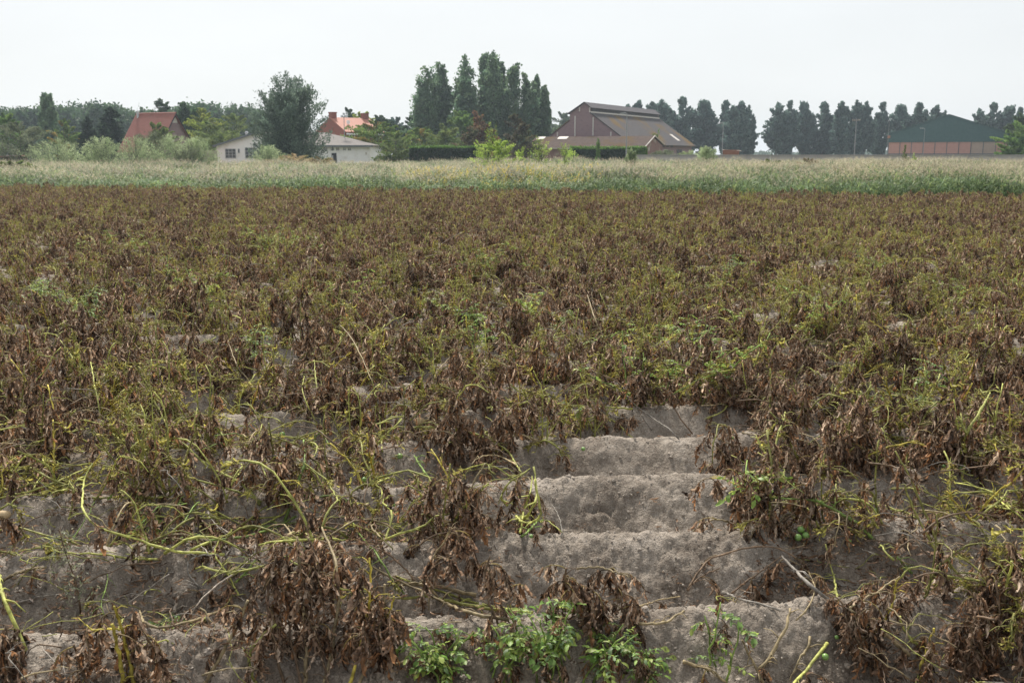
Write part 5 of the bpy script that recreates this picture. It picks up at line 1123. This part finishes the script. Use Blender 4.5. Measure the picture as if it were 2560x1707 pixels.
green_plant(415, 1548, 4, .05, .08, 'tiny green seedling leaves in the soil hollow beside the white stalk stub', size=.55, wilt=.1)
green_plant(395, 1325, 4, .10, .07, 'small lime weed tuft in the stem tangle', 'l', size=.45, name='weed', cat='weed')
green_plant(1670, 1010, 5, .42, .16, 'tall lime green plant rising behind the bare soil', 'l', size=.8, wilt=.05)
# grey green fleabane weed on the cracked soil
b = trace(202, 1540); wd = thing('weed', 'grey green downy weed with upright stem on the cracked soil', 'weed', tuple(b))
t = np.linspace(0, 1, 8); P = np.stack([-.055 * t + .01 * np.sin(t * 5), .02 * t, .36 * t], -1); add_stem(rg, P, .004, .002, 'brown', 3).obj('stem', [M_STEM], wd, True)
m = MB(); n = 240; tt = rg.uniform(.05, 1, n); B = np.stack([np.interp(tt, t, P[:, q]) for q in range(3)], -1) + rg.normal(0, 1, (n, 3)) * np.array([.035, .03, .015]) * (1.1 - .3 * tt)[:, None]
V, F, q = leaflets(rg, B, norm(rg.normal(0, 1, (n, 3)) + np.array([0, 0, .4])), norm(rg.normal(0, 1, (n, 3))), rg.uniform(.012, .032, n), rg.uniform(.002, .0045, n), rg.normal(0, .6, n), rg.uniform(.1, .8, n), rg.normal(0, .5, n), 3, .15)
m.add(V, F, np.repeat(np.array([(.17, .18, .12), (.23, .225, .16), (.12, .14, .085)])[rg.integers(0, 3, n)], q, 0)); m.obj('foliage', [M_GREEN], wd, True)

# potato berries hang from the plants; tubers lie on the soil
bm_ = MB(); th = np.linspace(0, math.pi, 9); ph = np.linspace(0, 2 * math.pi, 13)[:-1]; V = [(math.sin(a) * math.cos(c), math.sin(a) * math.sin(c), math.cos(a) * .95) for a in th[1:-1] for c in ph] + [(0, 0, .93), (0, 0, -.95)]
F = [(i * 12 + j, (i + 1) * 12 + j, (i + 1) * 12 + (j + 1) % 12, i * 12 + (j + 1) % 12) for i in range(6) for j in range(12)]; Tq = [(84, j, (j + 1) % 12) for j in range(12)] + [(85, 72 + (j + 1) % 12, 72 + j) for j in range(12)]
ball = mk_mesh('berry', V, [np.array(F), np.array(Tq)], None, [M_BERRY], None, True)
for px, py, rr in ((522, 1053, 13), (706, 1086, 12), (968, 1267, 10), (981, 1271, 12), (990, 1263, 10), (1340, 1340, 12), (1328, 1340, 9), (1458, 1122, 9), (2003, 1323, 16), (1995, 1343, 16), (2015, 1338, 16), (2190, 1276, 11), (2124, 1352, 9), (1090, 1645, 20), (2063, 1641, 15), (2092, 1592, 9), (2485, 1477, 17), (2503, 1475, 14),
                 (632, 1620, 15), (1845, 1218, 13), (15, 1108, 12), (2401, 1170, 10), (1135, 980, 9), (1144, 984, 9), (1222, 1014, 9), (1396, 1055, 14), (1315, 1057, 9), (1000, 1140, 13), (910, 1198, 10), (2320, 1115, 9), (1830, 1095, 9), (2360, 1165, 8), (320, 1022, 11), (2245, 1005, 12)):
    p = trace(px, py, .05); rd = rr * .6 / FPX * math.hypot(p[1], 1.4)
    root = min(ROOTS, key=lambda q: (q[0] - p[0]) ** 2 + (q[1] - p[1]) ** 2)[2]
    o = link('berry', ball, root); bpy.context.view_layer.update() if False else None
    Mw = Matrix.Translation(root.location) @ root.rotation_euler.to_matrix().to_4x4() @ Matrix.Diagonal((*root.scale, 1)); o.matrix_local = Mw.inverted() @ (Matrix.Translation(p) @ Matrix.Diagonal((rd, rd, rd, 1)))
for (px, py, rr, lab) in ((586, 1430, 13, 'small pale potato lying on the soil below the zigzag stemmed plant'), (10, 1293, 16, 'tan potato poking from the ridge at the left edge'), (1050, 1060, 15, 'brown potato half buried behind the bowed plant')):
    p = trace(px, py); rd = rr / FPX * p[1]; Vt = np.array(V) * np.array([1.15, .9, .85]); Vt = Vt * (1 + .06 * np.sin(Vt[:, :1] * 3 + Vt[:, 1:2] * 2)); o = link('potato', mk_mesh('potato', Vt * rd, [np.array(F), np.array(Tq)], None, [M_TUBER], None, True), None, (p[0], p[1], p[2] + rd * .4), (0, 0, rr), lab, 'potato')

# ------------------------------------------------------------------ clods, leaf litter and broken stems lying on the soil
def spread(n, y0, y1, seed):
    rg = np.random.default_rng(seed); Y = np.exp(rg.uniform(math.log(y0), math.log(y1), n)); X = rg.uniform(-.66, .66, n) * np.maximum(Y, 3); return rg, X, Y
def dens_arr(X, Y):
    Z = H(X, Y); q = np.stack([X, Y, Z], -1) - np.array([0, 0, CAMH]); zc = q @ F_; px = 1280 + FPX * (q @ R_) / zc; py = 853.5 - FPX * (q @ U_) / zc
    return np.array([dens(a, b) for a, b in zip(px, py)]), Z
clods = []
for i in range(6):
    r0 = np.random.default_rng(60 + i); Vc = np.array(V) * r0.uniform(.7, 1.2, 3); Vc *= (1 + .5 * (vn(Vc[:, 0] * 2 + i * 7, Vc[:, 1] * 2 + Vc[:, 2] * 1.7, 8) - .5) + .25 * r0.normal(0, .5, len(Vc)))[:, None]; clods.append(mk_mesh('clod', Vc, [np.array(F), np.array(Tq)], None, [M_CLOD], None, False))
rg, X, Y = spread(40000, 2.2, 9, 31); n = len(X); Z = H(X, Y); s = .0016 / rg.uniform(.03, 1, n) ** .6; s = np.minimum(s, .016)
scatter('soil_crumbs', np.stack([X, Y, Z + s * .15], -1), rg.integers(0, 6, n), rg.uniform(0, 6.28, (n, 3)), np.stack([s, s, s * .8], -1), clods, 'loose soil crumbs and clods on the ridges')
lit = []
for i in range(6):
    r0 = np.random.default_rng(80 + i); k = 12; B = r0.normal(0, .05, (k, 3)) * np.array([1, 1, .12]) + np.array([0, 0, .008]); m = MB()
    Vl, Fl, q = leaflets(r0, B, norm(r0.normal(0, 1, (k, 3)) * np.array([1, 1, .25])), norm(r0.normal(0, .5, (k, 3)) + np.array([0, 0, 1])), r0.uniform(.015, .045, k), r0.uniform(.002, .006, k), r0.normal(0, .9, k), r0.uniform(.2, 1.2, k), r0.normal(0, 1, k), 4, .2)
    m.add(Vl, Fl, np.repeat(WCOL[r0.integers(0, 3, k)], q, 0)); lit.append(m.mesh('litter', [M_WITH], True))
rg, X, Y = spread(24000, 2.2, 22, 33); D_, Z = dens_arr(X, Y); u_, v_ = uv(X, Y); furrow = .5 - .5 * np.cos((v_ - V0) / PIT * 2 * math.pi)
keep = rg.uniform(0, 1, len(X)) < np.where(D_ < .02, .05, .35 + .65 * D_) * (.4 + .6 * furrow); X, Y, Z = X[keep], Y[keep], Z[keep]; n = len(X); s = rg.uniform(.7, 1.4, n)
scatter('leaf_litter', np.stack([X, Y, Z], -1), rg.integers(0, 6, n), np.stack([rg.normal(0, .25, n), rg.normal(0, .25, n), rg.uniform(0, 6.28, n)], -1), np.stack([s, s, s], -1), lit, 'brown curled leaf litter lying in the furrows')
stp = []
for i in range(10):
    r0 = np.random.default_rng(90 + i); L = r0.uniform(.08, .28); tq = np.linspace(0, 1, 8); P = np.stack([L * (tq - .5), .08 * L * np.sin(tq * r0.uniform(2, 6)) + r0.normal(0, .009, 8), .012 + .02 * np.sin(tq * 3.1) * r0.uniform(0, 2) + 0 * tq], -1)
    stp.append(add_stem(r0, P, r0.uniform(.0014, .0036), .0015, ['straw', 'brown', 'grey', 'brown', 'lime', 'straw', 'olive', 'grey', 'lime', 'brown'][i], 3).mesh('straw', [M_STEM], True))
rg, X, Y = spread(4200, 2.2, 24, 35); D_, Z = dens_arr(X, Y); keep = rg.uniform(0, 1, len(X)) < np.where(D_ < .02, .04, .4 + .6 * D_); X, Y, Z = X[keep], Y[keep], Z[keep]; n = len(X); s = rg.uniform(.7, 1.3, n) * np.interp(Y, [5, 10, 22], [1, 1.5, 2.1])
ln = np.where(rg.uniform(0, 1, n) < .25, rg.uniform(.1, .3, n), .01)
scatter('stem_litter', np.stack([X, Y, Z + ln], -1), rg.integers(0, 10, n), np.stack([rg.normal(0, .2, n), rg.normal(0, .35, n), rg.uniform(0, 6.28, n)], -1), np.stack([s, s, s], -1), stp, 'pale broken stems strewn over the soil and plants')

# ------------------------------------------------------------------ thin summer haze
hb = MB().box(-1500, 1500, -40, 1600, -3.5, 26).mesh('haze', [])
hm, hn, hl_ = new_mat('haze'); pv = hn.new('ShaderNodeVolumePrincipled'); pv.inputs['Color'].default_value = (.74, .87, 1, 1); pv.inputs['Density'].default_value = HAZE; pv.inputs['Anisotropy'].default_value = .35
ho_ = hn.new('ShaderNodeOutputMaterial'); hl_.new(pv.outputs[0], ho_.inputs['Volume']); hb.materials.append(hm)
if HAZE > 0: link('haze', hb, label='thin pale air haze over the fields', kind='stuff')
